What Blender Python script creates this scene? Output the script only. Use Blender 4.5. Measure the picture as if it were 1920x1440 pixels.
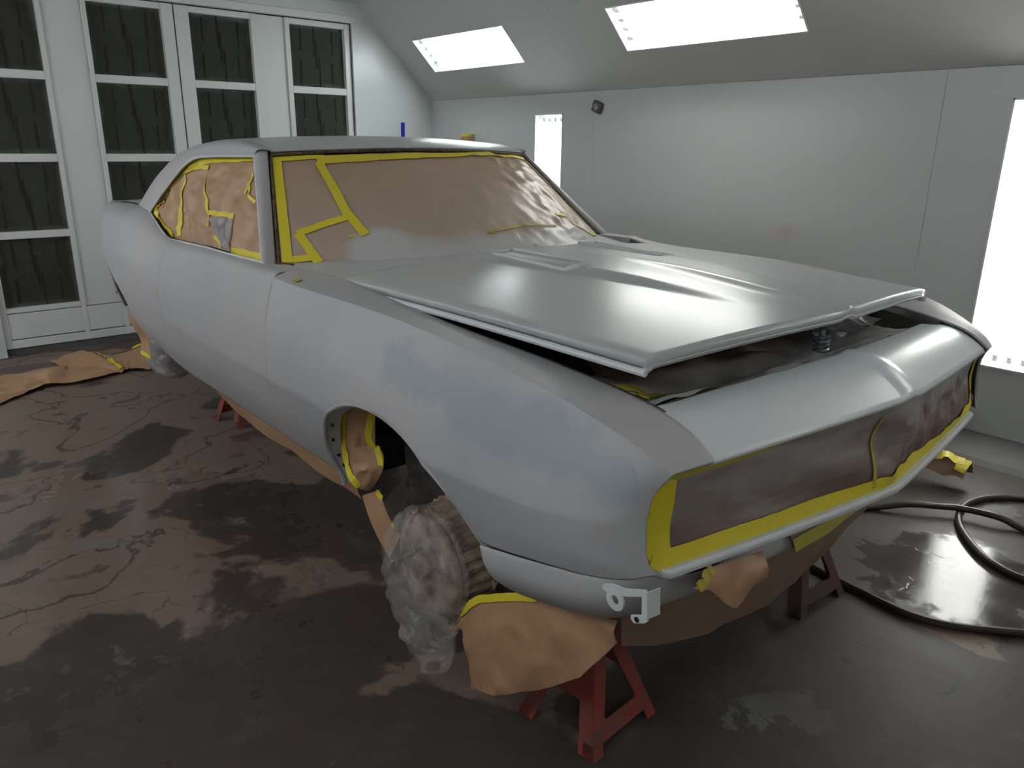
import bpy, math, random
import numpy as np
from mathutils import Vector, Matrix, noise

random.seed(7)
for o in list(bpy.data.objects):
    bpy.data.objects.remove(o)
scn = bpy.context.scene
COL = scn.collection

# ------------------------------------------------------------------ camera
CAR_Z = 0.20                      # the body is lifted on stands by this much
CAM = (1.61897, -1.79995, 1.26388 + CAR_Z)
YAW, PITCH, ROLL, FPX = 2.43790, -0.30128, 0.01070, 1440.93
def cam_axes():
    f = np.array([math.cos(PITCH) * math.cos(YAW), math.cos(PITCH) * math.sin(YAW), math.sin(PITCH)])
    r = np.cross(f, [0, 0, 1]); r /= np.linalg.norm(r)
    u = np.cross(r, f)
    c, s = math.cos(ROLL), math.sin(ROLL)
    return c * r + s * u, -s * r + c * u, f
r_, u_, f_ = cam_axes()
cd = bpy.data.cameras.new('camera')
cam = bpy.data.objects.new('camera', cd)
COL.objects.link(cam)
cd.sensor_fit = 'HORIZONTAL'; cd.sensor_width = 36.0
cd.lens = FPX / 1920.0 * 36.0
cd.clip_start = 0.02
cam.matrix_world = Matrix(((r_[0], u_[0], -f_[0], CAM[0]), (r_[1], u_[1], -f_[1], CAM[1]),
                           (r_[2], u_[2], -f_[2], CAM[2]), (0, 0, 0, 1)))
scn.camera = cam

# ------------------------------------------------------------------ world and exposure
wd = bpy.data.worlds.new('world'); scn.world = wd; wd.use_nodes = True
wd.node_tree.nodes['Background'].inputs[0].default_value = (.5, .52, .55, 1)
wd.node_tree.nodes['Background'].inputs[1].default_value = 0.03
vs = scn.view_settings
vs.view_transform = 'Standard'; vs.look = 'None'; vs.gamma = 1.0; vs.use_curve_mapping = False
vs.exposure = 0.15
TUBE_R = 9.5       # tube radiance, fixtures by the far wall
TUBE_L = 8.6       # tube radiance, fixtures on the near side of the booth

# ------------------------------------------------------------------ material helpers
def new_mat(name):
    m = bpy.data.materials.new(name); m.use_nodes = True
    nt = m.node_tree
    return m, nt, nt.nodes['Principled BSDF']
def N(nt, kind, **kw):
    n = nt.nodes.new(kind)
    for k, v in kw.items():
        if k.startswith('i_'):
            key = k[2:]
            n.inputs[int(key) if key.isdigit() else key].default_value = v
        else:
            setattr(n, k, v)
    return n
def L(nt, a, b):
    nt.links.new(a, b)
def coord(nt, kind='Object'):
    return N(nt, 'ShaderNodeTexCoord').outputs[kind]
def noise_n(nt, co, scale, detail=4, rough=.55, dist=0.0):
    n = N(nt, 'ShaderNodeTexNoise'); L(nt, co, n.inputs['Vector'])
    n.inputs['Scale'].default_value = scale; n.inputs['Detail'].default_value = detail
    n.inputs['Roughness'].default_value = rough; n.inputs['Distortion'].default_value = dist
    return n.outputs['Fac']
def ramp(nt, fac, stops, interp='LINEAR'):
    r = N(nt, 'ShaderNodeValToRGB'); r.color_ramp.interpolation = interp
    e = r.color_ramp.elements
    while len(e) < len(stops):
        e.new(0.5)
    for k, (p, c) in enumerate(stops):
        e[k].position = p
        e[k].color = (c, c, c, 1) if isinstance(c, (int, float)) else (*c, 1)
    L(nt, fac, r.inputs[0])
    return r.outputs[0]
def mix(nt, fac, a, b, mode='MIX'):
    m = N(nt, 'ShaderNodeMix', data_type='RGBA', blend_type=mode)
    for sock, v in ((m.inputs['Factor'], fac), (m.inputs['A'], a), (m.inputs['B'], b)):
        if hasattr(v, 'node'):
            L(nt, v, sock)
        elif isinstance(v, (int, float)):
            sock.default_value = v if sock.type == 'VALUE' else (v, v, v, 1)
        else:
            sock.default_value = (*v, 1)
    return m.outputs['Result']
def mth(nt, op, a, b=None, c=None, clamp=False):
    m = N(nt, 'ShaderNodeMath', operation=op); m.use_clamp = clamp
    for k, v in enumerate((a, b, c)):
        if v is None:
            continue
        if hasattr(v, 'node'):
            L(nt, v, m.inputs[k])
        else:
            m.inputs[k].default_value = v
    return m.outputs[0]
def bump(nt, bsdf, h, strength=.3, dist=.01):
    b = N(nt, 'ShaderNodeBump'); b.inputs['Strength'].default_value = strength
    b.inputs['Distance'].default_value = dist
    L(nt, h, b.inputs['Height']); L(nt, b.outputs[0], bsdf.inputs['Normal'])
def simple(name, col, rough=.5, metal=0.0, spec=.5, var=.12, scale=9.0, bumpy=0.0):
    m, nt, b = new_mat(name)
    co = coord(nt)
    f = noise_n(nt, co, scale, 5)
    c = mix(nt, ramp(nt, f, [(.3, 0.0), (.7, 1.0)]), tuple(x * (1 - var) for x in col), tuple(min(1, x * (1 + var)) for x in col))
    L(nt, c, b.inputs['Base Color'])
    b.inputs['Roughness'].default_value = rough; b.inputs['Metallic'].default_value = metal
    b.inputs['Specular IOR Level'].default_value = spec
    if bumpy:
        bump(nt, b, f, bumpy)
    return m

MAT = {}
def smooth_mask(nt, d, lo, hi):
    r = N(nt, 'ShaderNodeMapRange', interpolation_type='SMOOTHSTEP'); r.clamp = True
    L(nt, d, r.inputs['Value'])
    r.inputs['From Min'].default_value = lo; r.inputs['From Max'].default_value = hi
    return r.outputs['Result']

def primer(name, base, warm, rough, blue=None, coat=0.0):
    m, nt, b = new_mat(name)
    co = coord(nt)
    big = noise_n(nt, co, 2.2, 3, .5, .3)
    fine = noise_n(nt, co, 160, 2)
    c = mix(nt, ramp(nt, big, [(.38, 0.0), (.66, 1.0)]), base, warm)
    if blue:
        sep = N(nt, 'ShaderNodeSeparateXYZ'); L(nt, co, sep.inputs[0])
        # distance of the side point to a short chain of segments = the rubbed-through blue area
        wob = mth(nt, 'MULTIPLY', mth(nt, 'SUBTRACT', noise_n(nt, co, 9, 6, .65), .5), .16)
        best = None
        for (x0, z0, x1, z1, w) in blue:
            dx, dz = x1 - x0, z1 - z0; l2 = dx * dx + dz * dz
            px = mth(nt, 'SUBTRACT', sep.outputs['X'], x0); pz = mth(nt, 'SUBTRACT', sep.outputs['Z'], z0)
            t = mth(nt, 'DIVIDE', mth(nt, 'ADD', mth(nt, 'MULTIPLY', px, dx), mth(nt, 'MULTIPLY', pz, dz)), l2, clamp=True)
            ex = mth(nt, 'SUBTRACT', px, mth(nt, 'MULTIPLY', t, dx)); ez = mth(nt, 'SUBTRACT', pz, mth(nt, 'MULTIPLY', t, dz))
            d = mth(nt, 'SQRT', mth(nt, 'ADD', mth(nt, 'MULTIPLY', ex, ex), mth(nt, 'MULTIPLY', ez, ez)))
            d = mth(nt, 'SUBTRACT', d, w)
            best = d if best is None else mth(nt, 'MINIMUM', best, d)
        k = smooth_mask(nt, mth(nt, 'ADD', best, wob), .022, -.018)
        k = mth(nt, 'MULTIPLY', k, mth(nt, 'LESS_THAN', sep.outputs['Y'], -.80))
        c = mix(nt, mth(nt, 'MULTIPLY', k, .72), c, (.315, .370, .425))
    c = mix(nt, .18, c, mix(nt, fine, (.2, .2, .2), (.75, .75, .75)), 'MIX') if False else c
    L(nt, c, b.inputs['Base Color'])
    rr = mth(nt, 'ADD', mth(nt, 'MULTIPLY', big, .10), rough - .05)
    L(nt, rr, b.inputs['Roughness'])
    b.inputs['Specular IOR Level'].default_value = .5
    if coat:
        b.inputs['Coat Weight'].default_value = coat; b.inputs['Coat Roughness'].default_value = .22
    bump(nt, b, fine, .03, .002)
    return m
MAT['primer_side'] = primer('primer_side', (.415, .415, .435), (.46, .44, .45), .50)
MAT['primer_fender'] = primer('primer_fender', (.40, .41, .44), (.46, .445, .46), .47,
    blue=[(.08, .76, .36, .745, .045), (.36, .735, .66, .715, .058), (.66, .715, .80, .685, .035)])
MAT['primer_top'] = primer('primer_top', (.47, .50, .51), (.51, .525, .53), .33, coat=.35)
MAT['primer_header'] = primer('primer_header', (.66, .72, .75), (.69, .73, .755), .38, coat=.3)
MAT['primer_light'] = primer('primer_light', (.62, .66, .68), (.66, .68, .69), .45)

def paper(name, col, spray=None, rough=.42, amt=.85):
    m, nt, b = new_mat(name)
    co = coord(nt)
    f = noise_n(nt, co, 7, 6, .6)
    fib = noise_n(nt, co, 90, 3)
    c = mix(nt, f, tuple(x * .82 for x in col), tuple(min(1, x * 1.12) for x in col))
    c = mix(nt, mth(nt, 'MULTIPLY', fib, .15), c, tuple(x * .6 for x in col))
    if spray:
        uv = N(nt, 'ShaderNodeUVMap'); sep = N(nt, 'ShaderNodeSeparateXYZ'); L(nt, uv.outputs[0], sep.inputs[0])
        k = spray(nt, sep.outputs['X'], sep.outputs['Y'], co)
        c = mix(nt, mth(nt, 'MULTIPLY', k, amt), c, (.56, .575, .585))
    L(nt, c, b.inputs['Base Color']); b.inputs['Roughness'].default_value = rough
    bump(nt, b, f, .10, .004)
    return m
KRAFT = (.47, .275, .155)
MAT['kraft'] = paper('kraft_paper', KRAFT)
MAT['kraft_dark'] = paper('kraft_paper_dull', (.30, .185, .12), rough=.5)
def spray_windshield(nt, u, v, co):
    # overspray settled along the bottom of the glass, heaviest at a blob by the hood hinge
    nz = mth(nt, 'MULTIPLY', mth(nt, 'SUBTRACT', noise_n(nt, co, 5, 4), .5), .10)
    e1 = mth(nt, 'MULTIPLY', mth(nt, 'ADD', u, .60), 5.2)
    e2 = mth(nt, 'MULTIPLY', mth(nt, 'SUBTRACT', v, .05), 4.2)
    r = mth(nt, 'SQRT', mth(nt, 'ADD', mth(nt, 'MULTIPLY', e1, e1), mth(nt, 'MULTIPLY', e2, e2)))
    blob = smooth_mask(nt, mth(nt, 'ADD', r, nz), 1.05, .62)
    band = smooth_mask(nt, mth(nt, 'ADD', v, nz), .22, .05)
    side = smooth_mask(nt, u, -.72, -.52)
    band = mth(nt, 'MULTIPLY', band, side)
    haze = mth(nt, 'MULTIPLY', smooth_mask(nt, mth(nt, 'ADD', v, nz), 1.2, .1), .22)
    return mth(nt, 'MAXIMUM', mth(nt, 'MAXIMUM', blob, band), haze)
MAT['kraft_ws'] = paper('windshield_paper', (.47, .325, .235), spray_windshield, rough=.38)
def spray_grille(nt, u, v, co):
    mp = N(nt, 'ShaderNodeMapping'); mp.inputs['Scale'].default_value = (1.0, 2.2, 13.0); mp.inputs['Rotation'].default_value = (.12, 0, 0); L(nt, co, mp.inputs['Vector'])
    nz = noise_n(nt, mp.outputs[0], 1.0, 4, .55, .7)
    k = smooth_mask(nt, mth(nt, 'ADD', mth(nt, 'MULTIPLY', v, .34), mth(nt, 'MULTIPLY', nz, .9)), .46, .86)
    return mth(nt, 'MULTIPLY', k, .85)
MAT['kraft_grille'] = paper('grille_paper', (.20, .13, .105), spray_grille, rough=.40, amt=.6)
def spray_bay(nt, u, v, co):
    nz = mth(nt, 'MULTIPLY', mth(nt, 'SUBTRACT', noise_n(nt, co, 6, 5), .5), .25)
    return smooth_mask(nt, mth(nt, 'ADD', u, nz), .62, .95)
MAT['kraft_bay'] = paper('engine_bay_paper', (.34, .215, .14), spray_bay, rough=.40)
def tape_mat(name, col):
    m, nt, b = new_mat(name)
    co = coord(nt)
    f = noise_n(nt, co, 60, 4)
    L(nt, mix(nt, f, tuple(x * .86 for x in col), col), b.inputs['Base Color'])
    b.inputs['Roughness'].default_value = .5
    bump(nt, b, f, .15, .002)
    return m
MAT['tape'] = tape_mat('yellow_masking_tape', (.80, .66, .035))
MAT['tape_olive'] = tape_mat('olive_masking_tape', (.50, .42, .05))  # darker, more olive yellow than the plain tape
MAT['tape_blue'] = tape_mat('blue_tape', (.012, .02, .42))

def film(name, col, alpha, rough=.22):
    m, nt, b = new_mat(name)
    co = coord(nt)
    f = noise_n(nt, co, 16, 5, .65, 1.2)
    b.inputs['Base Color'].default_value = (*col, 1); b.inputs['Roughness'].default_value = rough
    b.inputs['Specular IOR Level'].default_value = .8
    a = ramp(nt, f, [(.35, max(0, alpha - .16)), (.62, min(1, alpha + .20))])
    L(nt, a, b.inputs['Alpha'])
    bump(nt, b, f, .5, .012)
    return m
MAT['film'] = film('clear_plastic_film', (.62, .60, .58), .20)
MAT['film_grey'] = film('grey_plastic_film', (.30, .27, .28), .85, .3)
MAT['film_dark'] = film('dark_plastic_film', (.045, .042, .042), .93, .25)

MAT['black'] = simple('underbody_black', (.012, .012, .013), .7)
MAT['bay_metal'] = simple('engine_bay_metal', (.10, .095, .09), .5)
MAT['steel'] = simple('latch_steel', (.34, .38, .42), .3, .7)
def rusty(name, a, b2, sc=14):
    m, nt, b = new_mat(name)
    co = coord(nt)
    f = noise_n(nt, co, sc, 7, .65, .6)
    L(nt, mix(nt, ramp(nt, f, [(.36, 0.0), (.64, 1.0)]), a, b2), b.inputs['Base Color'])
    b.inputs['Roughness'].default_value = .65
    bump(nt, b, f, .3, .004)
    return m
MAT['drum'] = rusty('brake_drum_iron', (.13, .085, .06), (.42, .32, .24))
MAT['channel'] = rusty('glass_channel', (.02, .018, .016), (.16, .11, .07), 60)
MAT['stand_red'] = rusty('jack_stand_red', (.34, .035, .03), (.17, .075, .055), 10)
MAT['stand_dull'] = rusty('jack_stand_dull', (.12, .05, .04), (.07, .05, .045), 12)
MAT['hose'] = simple('rubber_hose', (.030, .019, .017), .42)
MAT['door_gasket'] = rusty('door_gap_stain', (.05, .03, .03), (.22, .15, .14), 8)

def wall_paint(name, col, rough, stain=.0):
    m, nt, b = new_mat(name)
    co = coord(nt)
    f = noise_n(nt, co, 1.1, 4, .5, .4)
    g = noise_n(nt, co, 5.5, 6, .6)
    c = mix(nt, f, tuple(x * .90 for x in col), col)
    if stain:
        # faint red overspray smudges low on the wall
        sep = N(nt, 'ShaderNodeSeparateXYZ'); L(nt, co, sep.inputs[0])
        for (sx, sz, rx, rz, amt) in ((-.92, .98, .16, .08, .30), (-.75, .72, .30, .16, .13), (-1.15, .70, .2, .1, .10)):
            ex = mth(nt, 'DIVIDE', mth(nt, 'SUBTRACT', sep.outputs['X'], sx), rx)
            ez = mth(nt, 'DIVIDE', mth(nt, 'SUBTRACT', sep.outputs['Z'], sz), rz)
            r = mth(nt, 'SQRT', mth(nt, 'ADD', mth(nt, 'MULTIPLY', ex, ex), mth(nt, 'MULTIPLY', ez, ez)))
            k = mth(nt, 'MULTIPLY', smooth_mask(nt, mth(nt, 'ADD', r, mth(nt, 'MULTIPLY', g, .8)), 1.3, .2), amt)
            c = mix(nt, k, c, (.60, .22, .20))
    L(nt, c, b.inputs['Base Color'])
    L(nt, mth(nt, 'ADD', mth(nt, 'MULTIPLY', g, .12), rough - .06), b.inputs['Roughness'])
    bump(nt, b, g, .05, .01)
    return m
MAT['wall'] = wall_paint('booth_wall_paint', (.66, .69, .69), .30, .3)
MAT['ceiling'] = wall_paint('booth_ceiling_paint', (.62, .63, .62), .42)
MAT['doorpaint'] = wall_paint('booth_door_paint', (.74, .75, .75), .35)
MAT['housing'] = simple('fixture_housing_paint', (.80, .83, .82), .35, var=.03)
MAT['skirt'] = simple('curb_paint', (.10, .10, .10), .6)

def filter_mat():
    m, nt, b = new_mat('filter_pad')
    co = coord(nt, 'Generated')
    oc = coord(nt)
    sep = N(nt, 'ShaderNodeSeparateXYZ'); L(nt, co, sep.inputs[0])
    y, z = sep.outputs['Y'], sep.outputs['Z']
    f = noise_n(nt, oc, 5, 5, .6, .5)
    c = mix(nt, f, (.020, .024, .017), (.050, .052, .040))
    # overspray caught along the rim of every pad
    dy = mth(nt, 'MINIMUM', y, mth(nt, 'SUBTRACT', 1.0, y)); dz = mth(nt, 'MINIMUM', z, mth(nt, 'SUBTRACT', 1.0, z))
    e = mth(nt, 'ADD', mth(nt, 'MINIMUM', dy, dz), mth(nt, 'MULTIPLY', mth(nt, 'SUBTRACT', f, .5), .22))
    c = mix(nt, mth(nt, 'MULTIPLY', smooth_mask(nt, e, .10, -.04), .45), c, (.26, .27, .27))
    L(nt, c, b.inputs['Base Color']); b.inputs['Roughness'].default_value = .85
    bump(nt, b, noise_n(nt, oc, 60, 3), .5, .01)
    return m
MAT['filter'] = filter_mat()
MAT['filter_rib'] = simple('filter_rib', (.014, .015, .012), .85)

def floor_mat():
    m, nt, b = new_mat('stained_concrete')
    co = coord(nt)
    n1 = noise_n(nt, co, 1.15, 6, .50, .35)
    n2 = noise_n(nt, co, .55, 4, .5, .3)
    n3 = noise_n(nt, co, 7, 8, .62, .3)
    n4 = noise_n(nt, co, 38, 5, .7)
    dark = mix(nt, n3, (.044, .038, .035), (.088, .074, .064))
    brown = mix(nt, n3, (.160, .116, .090), (.245, .182, .146))
    grey = mix(nt, n3, (.12, .12, .118), (.24, .235, .225))
    red = mix(nt, n3, (.075, .048, .043), (.125, .072, .063))
    sep = N(nt, 'ShaderNodeSeparateXYZ'); L(nt, co, sep.inputs[0])
    base = mix(nt, mth(nt, 'MULTIPLY', smooth_mask(nt, n2, .46, .62), smooth_mask(nt, sep.outputs['X'], .6, -1.2)), dark, red)
    # the worn-through area lies on the walkway beside and behind the car
    reg = smooth_mask(nt, mth(nt, 'ADD', sep.outputs['X'], mth(nt, 'MULTIPLY', n2, 1.0)), .7, -.7)
    th = mth(nt, 'ADD', n1, mth(nt, 'MULTIPLY', mth(nt, 'SUBTRACT', reg, 1.0), .15))
    worn = smooth_mask(nt, th, .428, .448)
    c = mix(nt, worn, base, brown)
    worn2 = smooth_mask(nt, th, .60, .61)
    c = mix(nt, mth(nt, 'MULTIPLY', worn2, .8), c, red)
    line = mth(nt, 'MULTIPLY', smooth_mask(nt, mth(nt, 'ABSOLUTE', mth(nt, 'SUBTRACT', th, .535)), .0085, .003), .75)
    c = mix(nt, line, c, (.050, .034, .032))
    chips = mth(nt, 'MULTIPLY', smooth_mask(nt, noise_n(nt, co, 1.9, 9, .62, .3), .615, .63), smooth_mask(nt, n2, .38, .5))
    c = mix(nt, mth(nt, 'MULTIPLY', chips, .55), c, grey)
    haze = smooth_mask(nt, noise_n(nt, co, 4.5, 7, .7, .8), .52, .75)
    c = mix(nt, mth(nt, 'MULTIPLY', haze, .22), c, grey)
    vor = N(nt, 'ShaderNodeTexVoronoi', feature='DISTANCE_TO_EDGE'); vor.inputs['Scale'].default_value = 3.0
    nzv = N(nt, 'ShaderNodeTexNoise', i_Scale=3.0, i_Detail=6.0); L(nt, co, nzv.inputs['Vector'])
    L(nt, mix(nt, .30, co, nzv.outputs['Color']), vor.inputs['Vector'])
    crk = mth(nt, 'MULTIPLY', smooth_mask(nt, vor.outputs['Distance'], .010, .002), smooth_mask(nt, n3, .48, .6))
    c = mix(nt, mth(nt, 'MULTIPLY', crk, .6), c, (.020, .017, .017))
    L(nt, c, b.inputs['Base Color'])
    rg = mth(nt, 'ADD', mth(nt, 'MULTIPLY', n3, .22), mth(nt, 'MULTIPLY', worn, .06))
    # sealed, still shiny patches in an otherwise scuffed floor
    gl = None
    for (gx, gy, gr) in ((.80, 1.00, .36), (-1.30, -1.45, .95)):
        ex = mth(nt, 'SUBTRACT', sep.outputs['X'], gx); ey = mth(nt, 'SUBTRACT', sep.outputs['Y'], gy)
        d = mth(nt, 'SQRT', mth(nt, 'ADD', mth(nt, 'MULTIPLY', ex, ex), mth(nt, 'MULTIPLY', ey, ey)))
        g = smooth_mask(nt, mth(nt, 'ADD', mth(nt, 'DIVIDE', d, gr), mth(nt, 'MULTIPLY', mth(nt, 'SUBTRACT', n3, .5), 1.3)), 1.05, .75)
        gl = g if gl is None else mth(nt, 'MAXIMUM', gl, g)
    rgh = mth(nt, 'ADD', mth(nt, 'MULTIPLY', n3, .16), .40)
    rgh = mth(nt, 'ADD', mth(nt, 'MULTIPLY', rgh, mth(nt, 'SUBTRACT', 1.0, gl)), mth(nt, 'MULTIPLY', gl, mth(nt, 'ADD', rg, .02)))
    L(nt, rgh, b.inputs['Roughness'])
    b.inputs['Specular IOR Level'].default_value = .26
    hh = mth(nt, 'ADD', mth(nt, 'MULTIPLY', n4, .35), mth(nt, 'MULTIPLY', n3, .6))
    hh = mth(nt, 'SUBTRACT', hh, mth(nt, 'MULTIPLY', crk, .5))
    bump(nt, b, hh, .16, .004)
    return m
MAT['floor'] = floor_mat()

def emis(name, col, s):
    m, nt, b = new_mat(name)
    b.inputs['Base Color'].default_value = (.9, .9, .9, 1)
    b.inputs['Emission Color'].default_value = (*col, 1); b.inputs['Emission Strength'].default_value = s
    return m
MAT['tube_cool'] = emis('tube_cool', (.90, 1.0, 1.0), TUBE_R * .8)
MAT['tube_warm'] = emis('tube_warm', (1.0, .985, .94), TUBE_R)
MAT['tube_near'] = emis('tube_near', (.97, .99, 1.0), TUBE_L)

# ------------------------------------------------------------------ mesh helpers
def link(name, me, mat, parent=None):
    o = bpy.data.objects.new(name, me); COL.objects.link(o)
    if mat is not None:
        me.materials.append(MAT[mat] if isinstance(mat, str) else mat)
    if parent is not None:
        o.parent = parent
    return o
def mesh(name, verts, faces, mat, parent=None, smooth=True, angle=35, uv=None, solid=0.0, off=0.0, bevel=0.0):
    me = bpy.data.meshes.new(name)
    me.from_pydata([tuple(map(float, v)) for v in verts], [], faces)
    me.update()
    if smooth:
        me.polygons.foreach_set('use_smooth', [True] * len(me.polygons))
        me.set_sharp_from_angle(angle=math.radians(angle))
    if uv is not None:
        lay = me.uv_layers.new(name='UVMap')
        idx = [l.vertex_index for l in me.loops]
        for k, i in enumerate(idx):
            lay.data[k].uv = uv[i]
    o = link(name, me, mat, parent)
    if solid:
        s = o.modifiers.new('solid', 'SOLIDIFY'); s.thickness = solid; s.offset = off
        if smooth:
            w = o.modifiers.new('normals', 'WEIGHTED_NORMAL'); w.weight = 100; w.keep_sharp = True
    if bevel:
        s = o.modifiers.new('bevel', 'BEVEL'); s.width = bevel; s.segments = 2; s.limit_method = 'ANGLE'
    return o
def empty(name, loc=(0, 0, 0), parent=None):
    o = bpy.data.objects.new(name, None); COL.objects.link(o); o.location = loc
    o.empty_display_size = .1
    if parent is not None:
        o.parent = parent
    return o
def tag(o, label, cat=None, group=None, kind=None):
    o['label'] = label
    if cat: o['category'] = cat
    if group: o['group'] = group
    if kind: o['kind'] = kind
    return o
def structure(o):
    o['kind'] = 'structure'
    return o
class MB:
    def __init__(s): s.v = []; s.f = []
    def add(s, vs, fs):
        k = len(s.v); s.v += [tuple(map(float, v)) for v in vs]; s.f += [tuple(i + k for i in f) for f in fs]
    def box(s, lo, hi):
        x0, y0, z0 = lo; x1, y1, z1 = hi
        s.add([(x0, y0, z0), (x1, y0, z0), (x1, y1, z0), (x0, y1, z0), (x0, y0, z1), (x1, y0, z1), (x1, y1, z1), (x0, y1, z1)],
              [(3, 2, 1, 0), (4, 5, 6, 7), (0, 1, 5, 4), (1, 2, 6, 5), (2, 3, 7, 6), (3, 0, 4, 7)])
    def tube(s, pts, r, n=10, caps=True):
        P = [np.array(p, float) for p in pts]
        rs = r if isinstance(r, (list, tuple)) else [r] * len(P)
        up = None; k = len(s.v)
        for i, p in enumerate(P):
            t = P[min(i + 1, len(P) - 1)] - P[max(i - 1, 0)]
            t = t / (np.linalg.norm(t) + 1e-12)
            if up is None:
                up = np.cross(t, [0, 0, 1.0])
                if np.linalg.norm(up) < .1: up = np.cross(t, [1.0, 0, 0])
            up = up - t * (up @ t); up /= np.linalg.norm(up)
            w = np.cross(t, up)
            for j in range(n):
                a = 2 * math.pi * j / n
                s.v.append(tuple(p + rs[i] * (math.cos(a) * up + math.sin(a) * w)))
        for i in range(len(P) - 1):
            for j in range(n):
                a = k + i * n + j; b = k + i * n + (j + 1) % n
                s.f.append((a, b, b + n, a + n))
        if caps:
            s.f.append(tuple(k + j for j in range(n))[::-1]); e = k + (len(P) - 1) * n
            s.f.append(tuple(e + j for j in range(n)))
    def build(s, name, mat, parent=None, **kw):
        return mesh(name, s.v, s.f, mat, parent, **kw)
    def build_each(s, name, mat, parent=None, **kw):       # every connected piece becomes an object of its own
        par = list(range(len(s.v)))
        def find(a):
            while par[a] != a: par[a] = par[par[a]]; a = par[a]
            return a
        for f in s.f:
            for i in f[1:]: par[find(i)] = find(f[0])
        groups = {}
        for f in s.f: groups.setdefault(find(f[0]), []).append(f)
        out = []
        for fs in groups.values():
            used = sorted({i for f in fs for i in f}); re_ = {i: k for k, i in enumerate(used)}
            out.append(mesh(name, [s.v[i] for i in used], [tuple(re_[i] for i in f) for f in fs], mat, parent, **kw))
        return out
def cr(P, s):
    n = len(P) - 1; i = int(min(max(math.floor(s), 0), n - 1)); f = s - i
    g = lambda k: P[min(max(k, 0), n)]
    a, b, c, d = g(i - 1), g(i), g(i + 1), g(i + 2)
    return .5 * (2 * b + (c - a) * f + (2 * a - 5 * b + 4 * c - d) * f * f + (3 * b - 3 * c + d - a) * f ** 3)
def path(pts, n):
    P = [np.array(p, float) for p in pts]
    return [cr(P, s) for s in np.linspace(0, len(P) - 1, n)]
def rowfunc(table, creases=()):
    T = [[np.array(p, float) for p in row] for row in table]
    R = len(T)
    br = [0] + sorted(creases) + [R - 1]
    def F(u, v):
        pts = [cr(row, u) for row in T]
        for a, b in zip(br[:-1], br[1:]):
            if v <= b + 1e-9:
                return cr(pts[a:b + 1], v - a) if b - a > 0 else pts[a]
        return pts[-1]
    return F
def surf(name, F, us, vs, mat, parent, keep=None, solid=0.0, off=0.0, uvs=False, angle=35, flip=False, sharp=True):
    nu, nv = len(us), len(vs)
    P = [[np.array(F(u, v), float) for v in vs] for u in us]
    verts, uvl, idx = [], [], {}
    def node(i, j):
        k = ('n', i, j)
        if k not in idx:
            idx[k] = len(verts); verts.append(P[i][j]); uvl.append((us[i], vs[j]))
        return idx[k]
    K = [[keep(us[i], vs[j], P[i][j]) for j in range(nv)] for i in range(nu)] if keep else None
    def cut(a, b):
        k = ('c',) + tuple(sorted((a, b)))
        if k not in idx:
            (i0, j0), (i1, j1) = a, b
            lo, hi = 0.0, 1.0; s0 = K[i0][j0] > 0
            for _ in range(9):
                t = (lo + hi) / 2
                u = us[i0] + (us[i1] - us[i0]) * t; v = vs[j0] + (vs[j1] - vs[j0]) * t
                q = np.array(F(u, v), float)
                if (keep(u, v, q) > 0) == s0: lo = t
                else: hi = t
            idx[k] = len(verts); verts.append(q); uvl.append((u, v))
        return idx[k]
    faces = []
    for i in range(nu - 1):
        for j in range(nv - 1):
            c = [(i, j), (i + 1, j), (i + 1, j + 1), (i, j + 1)]
            if K is None:
                f = [node(*q) for q in c]
            else:
                f = []
                for a, b in zip(c, c[1:] + c[:1]):
                    ka, kb = K[a[0]][a[1]] > 0, K[b[0]][b[1]] > 0
                    if ka: f.append(node(*a))
                    if ka != kb: f.append(cut(a, b))
                if len(f) < 3: continue
            faces.append(tuple(f[::-1] if flip else f))
    u0, u1, v0, v1 = us[0], us[-1], vs[0], vs[-1]
    return mesh(name, verts, faces, mat, parent, uv=[(a, b) for a, b in uvl] if uvs else None, solid=solid, off=off, angle=angle)
def lin(a, b, n): return [float(x) for x in np.linspace(a, b, n)]
def poly_dist(poly):
    A = np.array(poly, float); B = np.roll(A, -1, 0)
    def d(x, z):                       # > 0 outside
        p = np.array((x, z)); e = B - A
        t = np.clip(((p - A) * e).sum(1) / (e * e).sum(1), 0, 1)
        m = np.sqrt((((A + e * t[:, None]) - p) ** 2).sum(1).min())
        ins = False
        for (x0, z0), (x1, z1) in zip(A, B):
            if (z0 > z) != (z1 > z) and x < (x1 - x0) * (z - z0) / (z1 - z0) + x0: ins = not ins
        return -m if ins else m
    return d
def crumple(p, amp, sc, seed=0.0):
    v = Vector((p[0] * sc + seed, p[1] * sc - seed, p[2] * sc + 2 * seed))
    a = noise.noise(v); b = noise.noise(v * 2.1 + Vector((3, 1, 7))); c = noise.noise(v * 4.3)
    return amp * ((1 - 2.4 * abs(a)) + .5 * (1 - 2.4 * abs(b)) + .18 * c)
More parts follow.
